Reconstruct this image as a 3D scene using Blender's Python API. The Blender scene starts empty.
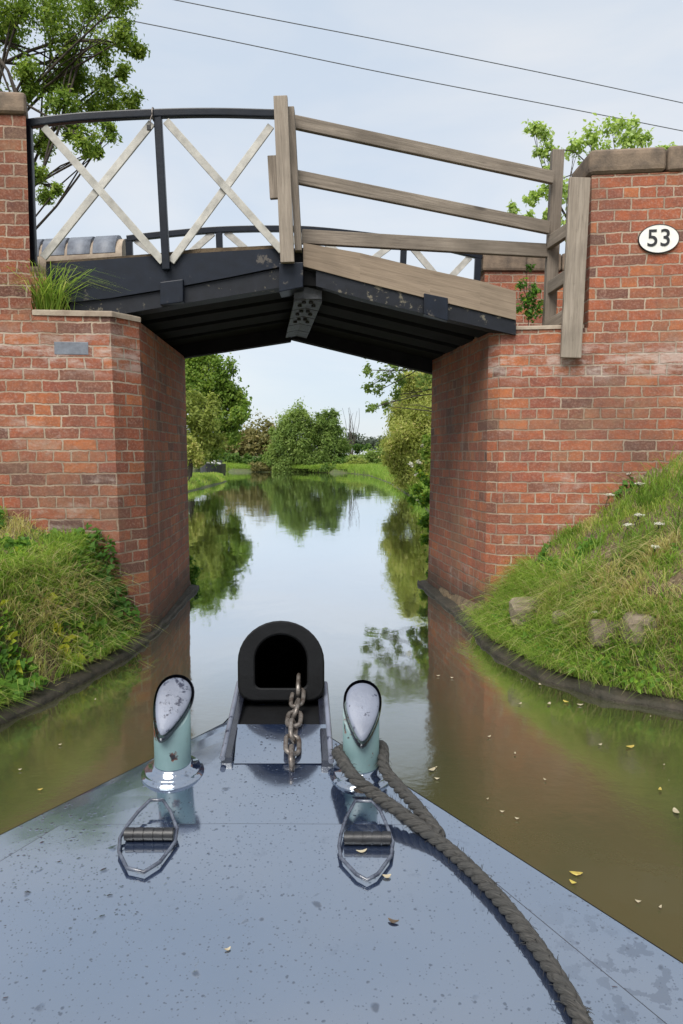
import bpy, bmesh, math, random
import numpy as np
from mathutils import Vector, Matrix, noise as mnoise
random.seed(7); rng = np.random.default_rng(11)
C = bpy.context.scene.collection
S = bpy.context.scene
# ------------------------------------------------------------------ camera
F = 760.0; CX, CY = 341.5, 512.0; HC = 1.28
PITCH = math.atan((512-455)/F); cp, sp = math.cos(PITCH), math.sin(PITCH)
cam = bpy.data.cameras.new('camera'); co = bpy.data.objects.new('camera', cam); C.objects.link(co)
cam.sensor_fit = 'VERTICAL'; cam.sensor_height = 36; cam.lens = F/1024*36
cam.clip_start = 0.02; cam.clip_end = 4000
co.location = (0, 0, HC); co.rotation_euler = (math.pi/2-PITCH, 0, 0)
S.camera = co

def ray(px, py):
    x = (px-CX)/F; u = (CY-py)/F
    return Vector((x, u*sp+cp, u*cp-sp))
def P(px, py, Y):
    d = ray(px, py); return Vector((0, 0, HC)) + d*(Y/d.y)
def PZ(px, py, z=0.0):
    d = ray(px, py); return Vector((0, 0, HC)) + d*((z-HC)/d.z)
DZ0, DSL = 0.74, 0.128                                    # foredeck plane
def dz(y): return DZ0 + DSL*(y-1.3)
def PD(px, py, off=0.0):
    d = ray(px, py)
    t = (DZ0+off-DSL*1.3-HC)/(d.z-DSL*d.y)
    return Vector((0, 0, HC)) + d*t

# ------------------------------------------------------------------ objects
def tag(o, label=None, cat=None, group=None, kind=None):
    if label: o['label'] = label
    if cat: o['category'] = cat
    if group: o['group'] = group
    if kind: o['kind'] = kind
    return o
def thing(name, label, cat, loc=(0, 0, 0), group=None):
    o = bpy.data.objects.new(name, None); C.objects.link(o); o.location = loc
    o.empty_display_size = 0.1
    return tag(o, label, cat, group)
def link(name, me, mat, parent=None):
    o = bpy.data.objects.new(name, me); C.objects.link(o)
    if mat: me.materials.append(mat)
    if parent:
        o.parent = parent
        l = Vector(parent.location); q = parent.parent
        while q: l += q.location; q = q.parent
        o.location = -l
    return o

class MB:
    def __init__(s): s.v = []; s.f = []; s.uv = []; s.sm = []
    def quad(s, pts, uvs=None, smooth=False):
        i = len(s.v); s.v += [tuple(p) for p in pts]; s.f.append(tuple(range(i, i+len(pts))))
        s.uv.append(uvs if uvs else [(0, 0)]*len(pts)); s.sm.append(smooth)
    def beam(s, p0, p1, w, t, side=None):
        """bar from p0 to p1; w = size along 'side' projected, t = size across"""
        p0, p1 = Vector(p0), Vector(p1); a = (p1-p0).normalized(); L = (p1-p0).length
        n = Vector(side if side else (0, 1, 0)); n = (n-a*n.dot(a)).normalized(); b = a.cross(n)
        c = []
        for q in (p0, p1):
            for sx, sy in ((-1, -1), (1, -1), (1, 1), (-1, 1)):
                c.append(q + b*(sx*w/2) + n*(sy*t/2))
        for ids, uu, vv in (((0, 1, 5, 4), w, L), ((1, 2, 6, 5), t, L), ((2, 3, 7, 6), w, L), ((3, 0, 4, 7), t, L), ((3, 2, 1, 0), w, t), ((4, 5, 6, 7), w, t)):
            ou = random.random()*5; 
            s.quad([c[k] for k in ids], [(ou, 0), (ou+uu, 0), (ou+uu, vv), (ou, vv)])
    def hexa(s, a, b):
        """solid between quad a (4 pts) and quad b (4 pts)"""
        c = list(a)+list(b)
        for ids in ((0, 1, 2, 3), (7, 6, 5, 4), (0, 4, 5, 1), (1, 5, 6, 2), (2, 6, 7, 3), (3, 7, 4, 0)):
            q = [Vector(c[k]) for k in ids]
            u = (q[1]-q[0]).length; v = (q[3]-q[0]).length
            if u > v: uv = [(0, 0), (0, u), (v, u), (v, 0)]
            else: uv = [(0, 0), (u, 0), (u, v), (0, v)]
            s.quad(q, uv)
    def tube(s, pts, r, n=8, cap=True, closed=False):
        pts = [Vector(p) for p in pts]; m = len(pts)
        rr = r if hasattr(r, '__len__') else [r]*m
        i0 = len(s.v); up = None; L = 0
        for k in range(m):
            if closed: t = pts[(k+1) % m]-pts[k-1]
            else: t = pts[min(k+1, m-1)]-pts[max(k-1, 0)]
            t.normalize()
            if up is None:
                up = Vector((0, 0, 1)) if abs(t.z) < .9 else Vector((1, 0, 0))
            up = (up-t*up.dot(t)).normalized(); b = t.cross(up)
            for j in range(n):
                a = 2*math.pi*j/n
                s.v.append(tuple(pts[k]+(up*math.cos(a)+b*math.sin(a))*rr[k]))
        ls = [0]
        for k in range(1, m+1): ls.append(ls[-1]+(pts[k % m]-pts[k-1]).length)
        for k in range(m if closed else m-1):
            k2 = (k+1) % m
            for j in range(n):
                j2 = (j+1) % n
                s.f.append((i0+k*n+j, i0+k2*n+j, i0+k2*n+j2, i0+k*n+j2))
                c = 2*math.pi*rr[k]/n
                s.uv.append([(j*c, ls[k]), (j*c, ls[k+1]), ((j+1)*c, ls[k+1]), ((j+1)*c, ls[k])]); s.sm.append(True)
        if cap and not closed:
            s.quad([s.v[i0+j] for j in range(n)])
            s.quad([s.v[i0+(m-1)*n+j] for j in reversed(range(n))])
    def lathe(s, c, prof, n=24, axis=None):
        c = Vector(c); i0 = len(s.v); m = len(prof)
        R = Vector((0, 0, 1)).rotation_difference(Vector(axis)).to_matrix() if axis else Matrix.Identity(3)
        for r, z in prof:
            for j in range(n):
                a = 2*math.pi*j/n
                s.v.append(tuple(c+R@Vector((r*math.cos(a), r*math.sin(a), z))))
        for k in range(m-1):
            for j in range(n):
                j2 = (j+1) % n
                s.f.append((i0+k*n+j, i0+k*n+j2, i0+(k+1)*n+j2, i0+(k+1)*n+j)); s.uv.append([(0, 0)]*4); s.sm.append(True)
        if prof[-1][0] > 1e-4:
            s.f.append(tuple(i0+(m-1)*n+j for j in range(n))); s.uv.append([(0, 0)]*n); s.sm.append(False)
    def build(s, name, mat, parent=None, bevel=0, seg=2, jitter=0, sub=0, merge=False):
        me = bpy.data.meshes.new(name); me.from_pydata(s.v, [], s.f)
        uvl = me.uv_layers.new(name='UVMap')
        flat = [c for f in s.uv for uv in f for c in uv]
        uvl.data.foreach_set('uv', flat)
        me.polygons.foreach_set('use_smooth', s.sm)
        if bevel or merge or jitter or sub:
            bm = bmesh.new(); bm.from_mesh(me)
            bmesh.ops.remove_doubles(bm, verts=bm.verts, dist=1e-5)
            bmesh.ops.recalc_face_normals(bm, faces=bm.faces)
            if sub:
                for _ in range(sub):
                    ed = [e for e in bm.edges if e.calc_length() > 0.12]
                    if ed: bmesh.ops.subdivide_edges(bm, edges=ed, cuts=2, use_grid_fill=True)
            if jitter:
                for v in bm.verts:
                    n = mnoise.noise_vector(v.co*3.1)+mnoise.noise_vector(v.co*9.7)*.6
                    v.co += n*jitter
            if bevel:
                ed = [e for e in bm.edges if len(e.link_faces) == 2 and e.calc_face_angle(0) > .5]
                bmesh.ops.bevel(bm, geom=ed, offset=bevel, segments=seg, affect='EDGES', profile=.6, clamp_overlap=True)
                for f in bm.faces: f.smooth = f.calc_area() < 1e-3 and f.smooth
            bm.to_mesh(me); bm.free()
        me.update()
        return link(name, me, mat, parent)

def fast(name, verts, faces, tint, mat, parent=None, smooth=False):
    """faces = list of int arrays (n,k)"""
    me = bpy.data.meshes.new(name)
    me.vertices.add(len(verts)); me.vertices.foreach_set('co', np.asarray(verts, np.float32).ravel())
    loops = np.concatenate([f.ravel() for f in faces]); sizes = np.concatenate([np.full(len(f), f.shape[1]) for f in faces])
    st = np.concatenate([[0], np.cumsum(sizes)[:-1]])
    me.loops.add(len(loops)); me.loops.foreach_set('vertex_index', loops.astype(np.int32))
    me.polygons.add(len(sizes)); me.polygons.foreach_set('loop_start', st.astype(np.int32))
    try: me.polygons.foreach_set('loop_total', sizes.astype(np.int32))
    except Exception: pass
    if smooth: me.polygons.foreach_set('use_smooth', [True]*len(sizes))
    if tint is not None:
        a = me.attributes.new('tint', 'FLOAT', 'POINT'); a.data.foreach_set('value', np.asarray(tint, np.float32))
    me.update(calc_edges=True); me.validate()
    return link(name, me, mat, parent)

# ------------------------------------------------------------------ materials
class NT:
    def __init__(s, name):
        s.m = bpy.data.materials.new(name); s.m.use_nodes = True; s.t = s.m.node_tree
        s.t.nodes.clear(); s.out = s.n('ShaderNodeOutputMaterial')
    def n(s, ty, ins=None, **kw):
        nd = s.t.nodes.new(ty)
        for k, v in kw.items(): setattr(nd, k, v)
        if ins:
            for k, v in ins.items(): s.set(nd, k, v)
        return nd
    def set(s, nd, k, v):
        i = nd.inputs[k]
        if isinstance(v, bpy.types.NodeSocket): s.t.links.new(v, i)
        elif isinstance(v, bpy.types.Node): s.t.links.new(v.outputs[0], i)
        else: i.default_value = v if not (isinstance(v, tuple) and len(v) == 3 and i.type == 'RGBA') else (*v, 1)
    def coord(s, which='Object'): return s.n('ShaderNodeTexCoord').outputs[which]
    def mapv(s, vec, scale=(1, 1, 1), loc=(0, 0, 0)): return s.n('ShaderNodeMapping', {'Vector': vec, 'Scale': scale, 'Location': loc}).outputs[0]
    def noise(s, vec, scale, detail=4, rough=.55, dist=0.0): return s.n('ShaderNodeTexNoise', {'Vector': vec, 'Scale': scale, 'Detail': detail, 'Roughness': rough, 'Distortion': dist})
    def ramp(s, fac, stops, interp='LINEAR'):
        r = s.n('ShaderNodeValToRGB', {'Fac': fac}); cr = r.color_ramp; cr.interpolation = interp
        while len(cr.elements) < len(stops): cr.elements.new(.5)
        for e, (p, c) in zip(cr.elements, stops):
            e.position = p; e.color = (c, c, c, 1) if not isinstance(c, tuple) else (*c, 1)
        return r.outputs[0]
    def mix(s, fac, a, b, mode='MIX'):
        m = s.n('ShaderNodeMix', data_type='RGBA', blend_type=mode)
        for k, v in ((0, fac), (6, a), (7, b)):
            i = m.inputs[k]
            if isinstance(v, bpy.types.NodeSocket): s.t.links.new(v, i)
            elif isinstance(v, tuple): i.default_value = (*v, 1)
            else: i.default_value = v if k == 0 else (v, v, v, 1)
        return m.outputs[2]
    def math(s, op, a, b=0.0, clamp=False):
        m = s.n('ShaderNodeMath', operation=op, use_clamp=clamp)
        s.set(m, 0, a); s.set(m, 1, b); return m.outputs[0]
    def bump(s, h, strength=.5, dist=.01, normal=None):
        b = s.n('ShaderNodeBump', {'Height': h, 'Strength': strength, 'Distance': dist})
        if normal: s.set(b, 'Normal', normal)
        return b.outputs[0]
    def bsdf(s, **kw):
        b = s.n('ShaderNodeBsdfPrincipled')
        for k, v in kw.items(): s.set(b, k.replace('_', ' '), v)
        s.t.links.new(b.outputs[0], s.out.inputs[0]); return b

def simple(name, col, col2=None, scale=8, rough=.7, bump=.2, bd=.004, **kw):
    t = NT(name); o = t.coord(); n = t.noise(o, scale, 6, .65); c2 = col2 or tuple(c*.6 for c in col)
    c = t.mix(t.ramp(n.outputs[0], [(.35, 0.), (.65, 1.)]), col, c2)
    n2 = t.noise(o, scale*9, 4)
    t.bsdf(Base_Color=c, Roughness=rough, Normal=t.bump(t.math('ADD', n.outputs[0], t.math('MULTIPLY', n2.outputs[0], .4)), bump, bd), **kw)
    return t.m

def brick_mat(name, inner=0.0, seed=0.0, tone=1.0):
    t = NT(name); uv = t.coord('UV'); ob = t.coord('Object')
    uv = t.mapv(uv, loc=(seed, 0, 0))
    wob = t.noise(ob, 7.0, 3); wv = t.n('ShaderNodeVectorMath', {0: wob.outputs['Color'], 1: (.5, .5, .5)}, operation='SUBTRACT')
    wv = t.n('ShaderNodeVectorMath', {0: wv.outputs[0], 'Scale': .022}, operation='SCALE')
    wob2 = t.noise(ob, 38.0, 2); w2 = t.n('ShaderNodeVectorMath', {0: wob2.outputs['Color'], 1: (.5, .5, .5)}, operation='SUBTRACT')
    w2 = t.n('ShaderNodeVectorMath', {0: w2.outputs[0], 'Scale': .013}, operation='SCALE')
    v = t.n('ShaderNodeVectorMath', {0: uv, 1: wv.outputs[0]}, operation='ADD')
    v = t.n('ShaderNodeVectorMath', {0: v.outputs[0], 1: w2.outputs[0]}, operation='ADD')
    b = t.n('ShaderNodeTexBrick', {'Vector': v, 'Color1': (0, 0, 0, 1), 'Color2': (1, 1, 1, 1), 'Mortar': (.5, .5, .5, 1), 'Scale': 1.0,
            'Mortar Size': t.math('ADD', .0036, t.math('MULTIPLY', t.noise(ob, 11, 4, .6).outputs[0], .0062)), 'Mortar Smooth': .35, 'Bias': 0.0, 'Brick Width': .225, 'Row Height': .077}, offset=.5, offset_frequency=2, squash=.5, squash_frequency=4)
    rnd = b.outputs['Color']; mort = b.outputs['Fac']
    k = tone
    pal = [(0., (.12, .06, .048)), (.06, (.20, .08, .05)), (.22, (.30, .092, .048)), (.42, (.39, .112, .048)), (.56, (.27, .082, .050)), (.72, (.45, .145, .052)), (.86, (.26, .092, .052)), (1., (.37, .135, .065))]
    base = t.ramp(rnd, [(p_, tuple(c_*k for c_ in cc_)) for p_, cc_ in pal])
    n1 = t.noise(ob, 16, 6, .7); n2 = t.noise(ob, 70, 4, .7)
    base = t.mix(t.math('MULTIPLY', t.ramp(n1.outputs[0], [(.38, 0.), (.66, 1.)]), .8), base, t.mix(.6, base, (.10, .055, .05)))
    base = t.mix(t.math('MULTIPLY', t.ramp(n2.outputs[0], [(.48, 0.), (.72, 1.)]), .5), base, (.46, .29, .22))
    mcol = t.mix(t.ramp(t.noise(ob, 5, 4).outputs[0], [(.35, 0.), (.62, 1.)]), (.43, .335, .25), (.27, .20, .145))
    if inner: mcol = t.mix(.25, mcol, (.14, .095, .075))
    col = t.mix(t.ramp(mort, [(.2, 0.), (.7, 1.)]), base, mcol)
    # large weathering: grime, lime bloom
    big = t.noise(ob, 1.1, 5, .6, .4)
    col = t.mix(t.math('MULTIPLY', t.ramp(big.outputs[0], [(.46, 0.), (.70, 1.)]), .68+.1*inner), col, t.mix(.35, (.085, .065, .055), col))
    sx = t.noise(t.mapv(ob, (2.2, 2.2, .35)), 2.2, 5, .65)
    eff = t.math('MULTIPLY', t.ramp(t.noise(t.mapv(ob, (1, 1, 2.2)), 1.7, 7, .72, .3).outputs[0], [(.585, 0.), (.69, 1.)]), t.ramp(n1.outputs[0], [(.3, .2), (.6, 1.)]))
    col = t.mix(t.math('MULTIPLY', eff, .55), col, (.52, .44, .38))
    if inner:
        col = t.mix(t.ramp(sx.outputs[0], [(.52, 0.), (.74, .5)]), col, (.12, .075, .06))
        col = t.mix(t.ramp(t.noise(t.mapv(ob, (3, 3, .5)), 1.4, 6, .7).outputs[0], [(.57, 0.), (.66, .7)]), col, (.42, .36, .30))
    z = t.n('ShaderNodeSeparateXYZ', {0: ob}).outputs[2]
    # smeared repointing and a bloom band under the parapet
    sm_ = t.ramp(t.noise(ob, 1.6, 6, .68, .5).outputs[0], [(.52, 0.), (.66, 1.)])
    col = t.mix(t.math('MULTIPLY', t.math('MULTIPLY', sm_, t.ramp(t.noise(ob, 24, 4).outputs[0], [(.3, .25), (.65, 1.)])), .62), col, (.25, .16, .10))
    if not inner:
        band = t.math('MULTIPLY', t.ramp(t.math('MULTIPLY', z, .25), [(.445, 0.), (.475, 1.)]), t.ramp(t.math('MULTIPLY', z, .25), [(.50, 1.), (.535, 0.)]))
        col = t.mix(t.math('MULTIPLY', t.math('MULTIPLY', band, t.ramp(t.noise(t.mapv(ob, (1, 1, 3)), 4.5, 6, .75).outputs[0], [(.46, 0.), (.62, 1.)])), .6), col, (.52, .45, .40))
    wet = t.ramp(t.math('ADD', z, t.math('MULTIPLY', big.outputs[0], .35)), [(.28, 1.), (.52, 0.)])
    col = t.mix(t.math('MULTIPLY', wet, .72), col, (.045, .04, .028))
    h = t.math('ADD', t.math('MULTIPLY', mort, -1.0), t.math('ADD', t.math('MULTIPLY', n1.outputs[0], .9), t.math('MULTIPLY', n2.outputs[0], .5)))
    h = t.math('ADD', h, t.math('MULTIPLY', rnd, .35))
    t.bsdf(Base_Color=col, Roughness=.88, Normal=t.bump(h, .75, .009), Specular_IOR_Level=.3)
    return t.m
M = {}
M['brick'] = brick_mat('brick'); M['brick_right'] = brick_mat('brick_right', seed=.07, tone=1.0)
M['brick_inner'] = brick_mat('brick_inner', 1.0, .1, 1.22)
M['brick_old'] = brick_mat('brick_old', 0, .3, .68)
M['stone'] = simple('weathered_stone', (.225, .165, .115), (.105, .08, .06), 9, .9, .6, .01)
M['mortar_cap'] = simple('mortar_cap', (.42, .35, .27), (.27, .21, .16), 7, .9, .5, .008)
M['edging'] = simple('dark_edging', (.060, .048, .034), (.022, .021, .013), 9, .8, .8, .02)
M['bluebrick'] = simple('blue_brick', (.185, .205, .24), (.11, .12, .145), 12, .55, .4, .006)
M['rock'] = simple('bank_rock', (.26, .21, .155), (.13, .10, .075), 5, .9, .7, .02)

def timber(name, a, b, scale=1.0, rough=.85):
    t = NT(name); uv = t.coord('UV'); ob = t.coord()
    g = t.noise(t.mapv(uv, (42*scale, 2.2*scale, 1)), 1.0, 6, .65, .6)
    g2 = t.noise(t.mapv(uv, (150*scale, 5*scale, 1)), 1.0, 3, .6)
    big = t.noise(ob, 2.3, 4)
    c = t.mix(t.ramp(g.outputs[0], [(.32, 0.), (.66, 1.)]), a, b)
    c = t.mix(t.math('MULTIPLY', t.ramp(big.outputs[0], [(.4, 0.), (.66, 1.)]), .5), c, tuple(x*.55 for x in b))
    kn = t.n('ShaderNodeTexVoronoi', {'Vector': t.mapv(uv, (7, 2.0, 1)), 'Scale': 1.0})
    c = t.mix(t.ramp(kn.outputs['Distance'], [(.06, .8), (.13, 0.)]), c, tuple(x*.35 for x in b))
    c = t.mix(t.math('MULTIPLY', t.ramp(g2.outputs[0], [(.52, 0.), (.7, 1.)]), .45), c, tuple(x*.4 for x in b))
    t.bsdf(Base_Color=c, Roughness=rough, Normal=t.bump(t.math('ADD', g.outputs[0], t.math('MULTIPLY', g2.outputs[0], .6)), .55, .004))
    return t.m
M['timber'] = timber('weathered_timber', (.30, .25, .20), (.16, .13, .10))
M['timber_pale'] = timber('pale_timber', (.36, .305, .245), (.22, .18, .14))
M['timber_brown'] = timber('brown_timber', (.30, .23, .165), (.20, .15, .105), .7)

def painted(name, col, chip, amount=.6, rough=.5, scale=9):
    t = NT(name); ob = t.coord(); n = t.noise(ob, scale, 8, .72); n2 = t.noise(ob, 2.5, 4)
    m = t.math('ADD', n.outputs[0], t.math('MULTIPLY', n2.outputs[0], .35))
    c = t.mix(t.ramp(t.noise(ob, 14, 5).outputs[0], [(.35, 0.), (.7, 1.)]), col, tuple(min(1, x*.62) for x in col))
    c = t.mix(t.ramp(m, [(amount+.02, 0.), (amount+.07, 1.)]), c, chip)
    t.bsdf(Base_Color=c, Roughness=rough, Normal=t.bump(m, .35, .004), Specular_IOR_Level=.3); return t.m
M['navy'] = painted('navy_timber_paint', (.007, .011, .021), (.09, .08, .07), .76, .42)
M['navy_worn'] = painted('worn_black_paint', (.010, .012, .018), (.13, .115, .085), .74, .55, 13)
M['black_soffit'] = simple('sooty_black', (.0055, .0055, .006), (.011, .011, .011), 5, .85, .4, Specular_IOR_Level=.15)
M['rail_black'] = painted('black_rail_paint', (.008, .011, .018), (.07, .07, .07), .9, .35)
M['white'] = painted('worn_white_paint', (.50, .48, .43), (.27, .24, .20), .86, .55, 11)
M['iron'] = simple('grey_iron', (.065, .068, .075), (.02, .02, .022), 22, .5, .6, .006)
M['bolt'] = simple('dark_bolt', (.02, .02, .02), rough=.6)
M['plate_white'] = simple('enamel_white', (.80, .79, .74), (.72, .70, .64), 20, .3, .05)
M['black'] = simple('black_enamel', (.010, .010, .011), (.016, .016, .016), 10, .4, .05)
M['cable'] = simple('cable_grey', (.13, .14, .15), rough=.6)
M['soil'] = simple('soil', (.12, .085, .05), (.06, .042, .026), 6, .95, .8, .02)

# wet navy deck
def deck_mat():
    t = NT('wet_navy_deck'); ob = t.coord()
    big = t.noise(ob, 6, 5, .6)
    base = t.mix(t.ramp(big.outputs[0], [(.35, 0.), (.68, 1.)]), (.014, .023, .052), (.021, .032, .066))
    # rain spots and specks of dirt of several sizes
    spots = None; hsum = None
    for sc, thr, keep in ((120, .30, .66), (44, .24, .80), (240, .34, .58)):
        wv = t.n('ShaderNodeVectorMath', {0: t.noise(ob, sc*1.3, 2).outputs['Color'], 'Scale': .5/sc*1.2}, operation='SCALE')
        vv = t.n('ShaderNodeVectorMath', {0: ob, 1: wv.outputs[0]}, operation='ADD')
        vo = t.n('ShaderNodeTexVoronoi', {'Vector': vv.outputs[0], 'Scale': float(sc), 'Randomness': 1.0})
        rn = t.n('ShaderNodeSeparateColor', {0: vo.outputs['Color']}).outputs[0]
        on = t.ramp(t.math('ADD', rn, t.math('MULTIPLY', t.math('SUBTRACT', t.noise(ob, 3.2, 3).outputs[0], .5), .9)), [(keep, 0.), (keep+.02, 1.)])
        size = t.n('ShaderNodeSeparateColor', {0: vo.outputs['Color']}).outputs[1]
        d = t.math('DIVIDE', vo.outputs['Distance'], t.math('ADD', t.math('MULTIPLY', size, thr), .07))
        m = t.math('MULTIPLY', t.ramp(d, [(.55, 1.), (1., 0.)]), on)
        h = t.math('MULTIPLY', t.ramp(d, [(0., 1.), (.5, .8), (1., 0.)]), on)
        h = t.math('MULTIPLY', h, 20.0/sc)
        spots = m if spots is None else t.math('MAXIMUM', spots, m)
        hsum = h if hsum is None else t.math('ADD', hsum, h)
    xyz = t.n('ShaderNodeSeparateXYZ', {0: ob})
    side = t.math('MULTIPLY', t.ramp(xyz.outputs[0], [(.22, 0.), (.32, 1.)]), t.ramp(xyz.outputs[1], [(.88, 1.), (.98, 0.)]))
    st_ = t.math('MULTIPLY', t.ramp(t.noise(ob, 34, 4, .6).outputs[0], [(.545, 0.), (.565, .55)]), side)
    st2 = t.math('MULTIPLY', t.ramp(t.noise(ob, 13, 6, .75).outputs[0], [(.60, 0.), (.66, .28)]), t.ramp(t.noise(ob, 2.4, 3).outputs[0], [(.45, 0.), (.6, 1.)]))
    spots = t.math('MAXIMUM', spots, t.math('MAXIMUM', st_, st2))
    col = t.mix(t.math('MULTIPLY', spots, .75), base, (.008, .010, .022))
    ln = t.n('ShaderNodeTexNoise', {'Vector': t.mapv(ob, (1, 1, 1)), 'Scale': 24.0, 'Detail': 6.0, 'Roughness': .7})
    rough = t.math('ADD', t.math('MULTIPLY', ln.outputs[0], .12), .03)
    h = t.math('ADD', hsum, t.math('MULTIPLY', t.noise(ob, 9, 3).outputs[0], .22))
    nm = t.bump(h, .35, .0022)
    d = t.n('ShaderNodeBsdfPrincipled', {'Base Color': col, 'Roughness': .6, 'Specular IOR Level': 0.0})
    gl = t.n('ShaderNodeBsdfGlossy', {'Color': (.79, .855, .925, 1), 'Roughness': rough, 'Normal': nm})
    lw = t.n('ShaderNodeLayerWeight', {'Blend': .5, 'Normal': nm}).outputs['Facing']
    f = t.math('ADD', t.math('MULTIPLY', t.math('POWER', lw, 2.5), .36), .45, True)
    f = t.math('MULTIPLY', f, t.math('SUBTRACT', 1.0, t.math('MULTIPLY', spots, .42)))
    mx = t.n('ShaderNodeMixShader', {0: f, 1: d.outputs[0], 2: gl.outputs[0]})
    t.t.links.new(mx.outputs[0], t.out.inputs[0])
    return t.m
M['deck'] = deck_mat()
M['wetblack'] = simple('wet_black_paint', (.008, .009, .014), (.016, .018, .03), 30, .22, .25, .002, IOR=1.9)
M['hull'] = simple('hull_black', (.012, .012, .016), (.03, .028, .026), 5, .4, .2)
M['cap'] = painted('cap_painted_sheen', (.19, .21, .265), (.02, .024, .045), .74, .34, 60)  # pale grey base colour paints in the sky reflected by dark wet caps
def teal():
    t = NT('teal_paint'); ob = t.coord()
    n = t.noise(ob, 34, 6, .7); ch = t.ramp(t.math('ADD', n.outputs[0], t.math('MULTIPLY', t.noise(ob, 9, 2).outputs[0], .5)), [(.90, 0.), (.92, 1.)])
    rc = t.mix(t.ramp(t.noise(ob, 60, 3).outputs[0], [(.4, 0.), (.6, 1.)]), (.20, .055, .02), (.015, .015, .02))
    c = t.mix(ch, t.mix(n.outputs[0], (.105, .175, .185), (.165, .25, .255)), rc)
    t.bsdf(Base_Color=c, Roughness=.38, Normal=t.bump(t.math('MULTIPLY', ch, -1.0), .5, .002)); return t.m
M['teal'] = teal()
M['barrel'] = simple('black_hinge_paint', (.008, .008, .010), (.02, .02, .022), 60, .42, .3, .002)
M['ring'] = simple('wet_dark_ring', (.10, .115, .15), (.018, .022, .04), 60, .22, .3, .002, IOR=1.8)
M['rubber'] = simple('black_rubber', (.0075, .008, .009), (.0045, .0045, .005), 14, .62, .35, .004, Specular_IOR_Level=.25)
M['chain'] = simple('rusty_chain', (.27, .245, .22), (.075, .055, .045), 60, .38, .5, .002, Metallic=.5)
def rope_mat():
    t = NT('rope_fibre'); ob = t.coord()
    uv = t.coord('UV')
    n = t.noise(t.mapv(uv, (900, 90, 1)), 1.0, 3); n2 = t.noise(ob, 26, 5)
    c = t.mix(t.ramp(n.outputs[0], [(.35, 0.), (.65, 1.)]), (.022, .022, .021), (.080, .075, .068))
    c = t.mix(t.ramp(n2.outputs[0], [(.4, 0.), (.7, .8)]), c, (.045, .045, .043))
    t.bsdf(Base_Color=c, Roughness=.9, Normal=t.bump(n.outputs[0], .8, .003)); return t.m
M['rope'] = rope_mat()

def leafmat(name, stops, trans=.55, rough=.55):
    t = NT(name); a = t.n('ShaderNodeAttribute', attribute_name='tint').outputs['Fac']
    c = t.ramp(a, stops)
    p = t.n('ShaderNodeBsdfPrincipled', {'Base Color': c, 'Roughness': rough, 'Specular IOR Level': .25})
    tr = t.n('ShaderNodeBsdfTranslucent', {'Color': t.mix(.5, c, t.mix(1.0, c, (1.15, 1.2, .6), 'MULTIPLY'))})
    mx = t.n('ShaderNodeMixShader', {0: trans, 1: p.outputs[0], 2: tr.outputs[0]})
    t.t.links.new(mx.outputs[0], t.out.inputs[0]); return t.m
M['grass'] = leafmat('grass_blades', [(0., (0.083, 0.155, 0.030)), (.25, (0.177, 0.301, 0.050)), (.5, (0.298, 0.439, 0.075)), (.66, (0.447, 0.550, 0.118)), (.75, (0.615, 0.568, 0.219)), (.88, (0.620, 0.568, 0.303)), (1., (0.372, 0.256, 0.142))])
M['leaf_dark'] = leafmat('leaf_dark', [(0., (0.033, 0.082, 0.022)), (.5, (0.073, 0.155, 0.033)), (1., (0.164, 0.255, 0.055))])
M['leaf_oak'] = leafmat('leaf_oak', [(0., (0.078, 0.154, 0.028)), (.5, (0.189, 0.296, 0.049)), (1., (0.378, 0.460, 0.091))])
M['leaf_mid'] = leafmat('leaf_mid', [(0., (0.095, 0.161, 0.043)), (.5, (0.201, 0.297, 0.074)), (1., (0.331, 0.422, 0.117))])
M['leaf_willow'] = leafmat('leaf_willow', [(0., (0.158, 0.210, 0.047)), (.5, (0.326, 0.378, 0.086)), (.85, (0.484, 0.504, 0.145)), (1., (0.588, 0.504, 0.212))])
M['leaf_yellow'] = leafmat('leaf_yellow', [(0., (0.273, 0.396, 0.090)), (.5, (0.460, 0.586, 0.164)), (1., (0.496, 0.620, 0.292))], .5)
M['leaf_hedge'] = leafmat('leaf_hedge', [(0., (0.108, 0.118, 0.042)), (.4, (0.233, 0.224, 0.081)), (.8, (0.395, 0.340, 0.147)), (1., (0.467, 0.359, 0.197))])
M['leaf_far'] = leafmat('leaf_far', [(0., (.10, .13, .10)), (1., (.17, .20, .15))])
M['leaf_weed'] = leafmat('leaf_weed', [(0., (0.063, 0.159, 0.028)), (.5, (0.135, 0.285, 0.041)), (.8, (0.316, 0.475, 0.055)), (1., (0.620, 0.620, 0.068))])
M['blossom'] = leafmat('blossom', [(0., (.5, .5, .42)), (1., (.78, .77, .70))], .3)
M['bark'] = simple('bark', (.075, .06, .045), (.03, .025, .02), 14, .95, .8, .02)
M['stem'] = simple('green_stem', (.09, .14, .04), (.06, .08, .03), 20, .7, .1)
M['yellow_leaf'] = simple('yellow_leaf', (.48, .40, .08), (.35, .25, .06), 60, .6, .1)
M['petal'] = simple('pale_petal', (.42, .38, .27), (.34, .28, .18), 60, .6, .1)
M['brownleaf'] = simple('brown_leaf', (.14, .09, .05), (.04, .03, .02), 60, .6, .1)

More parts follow.
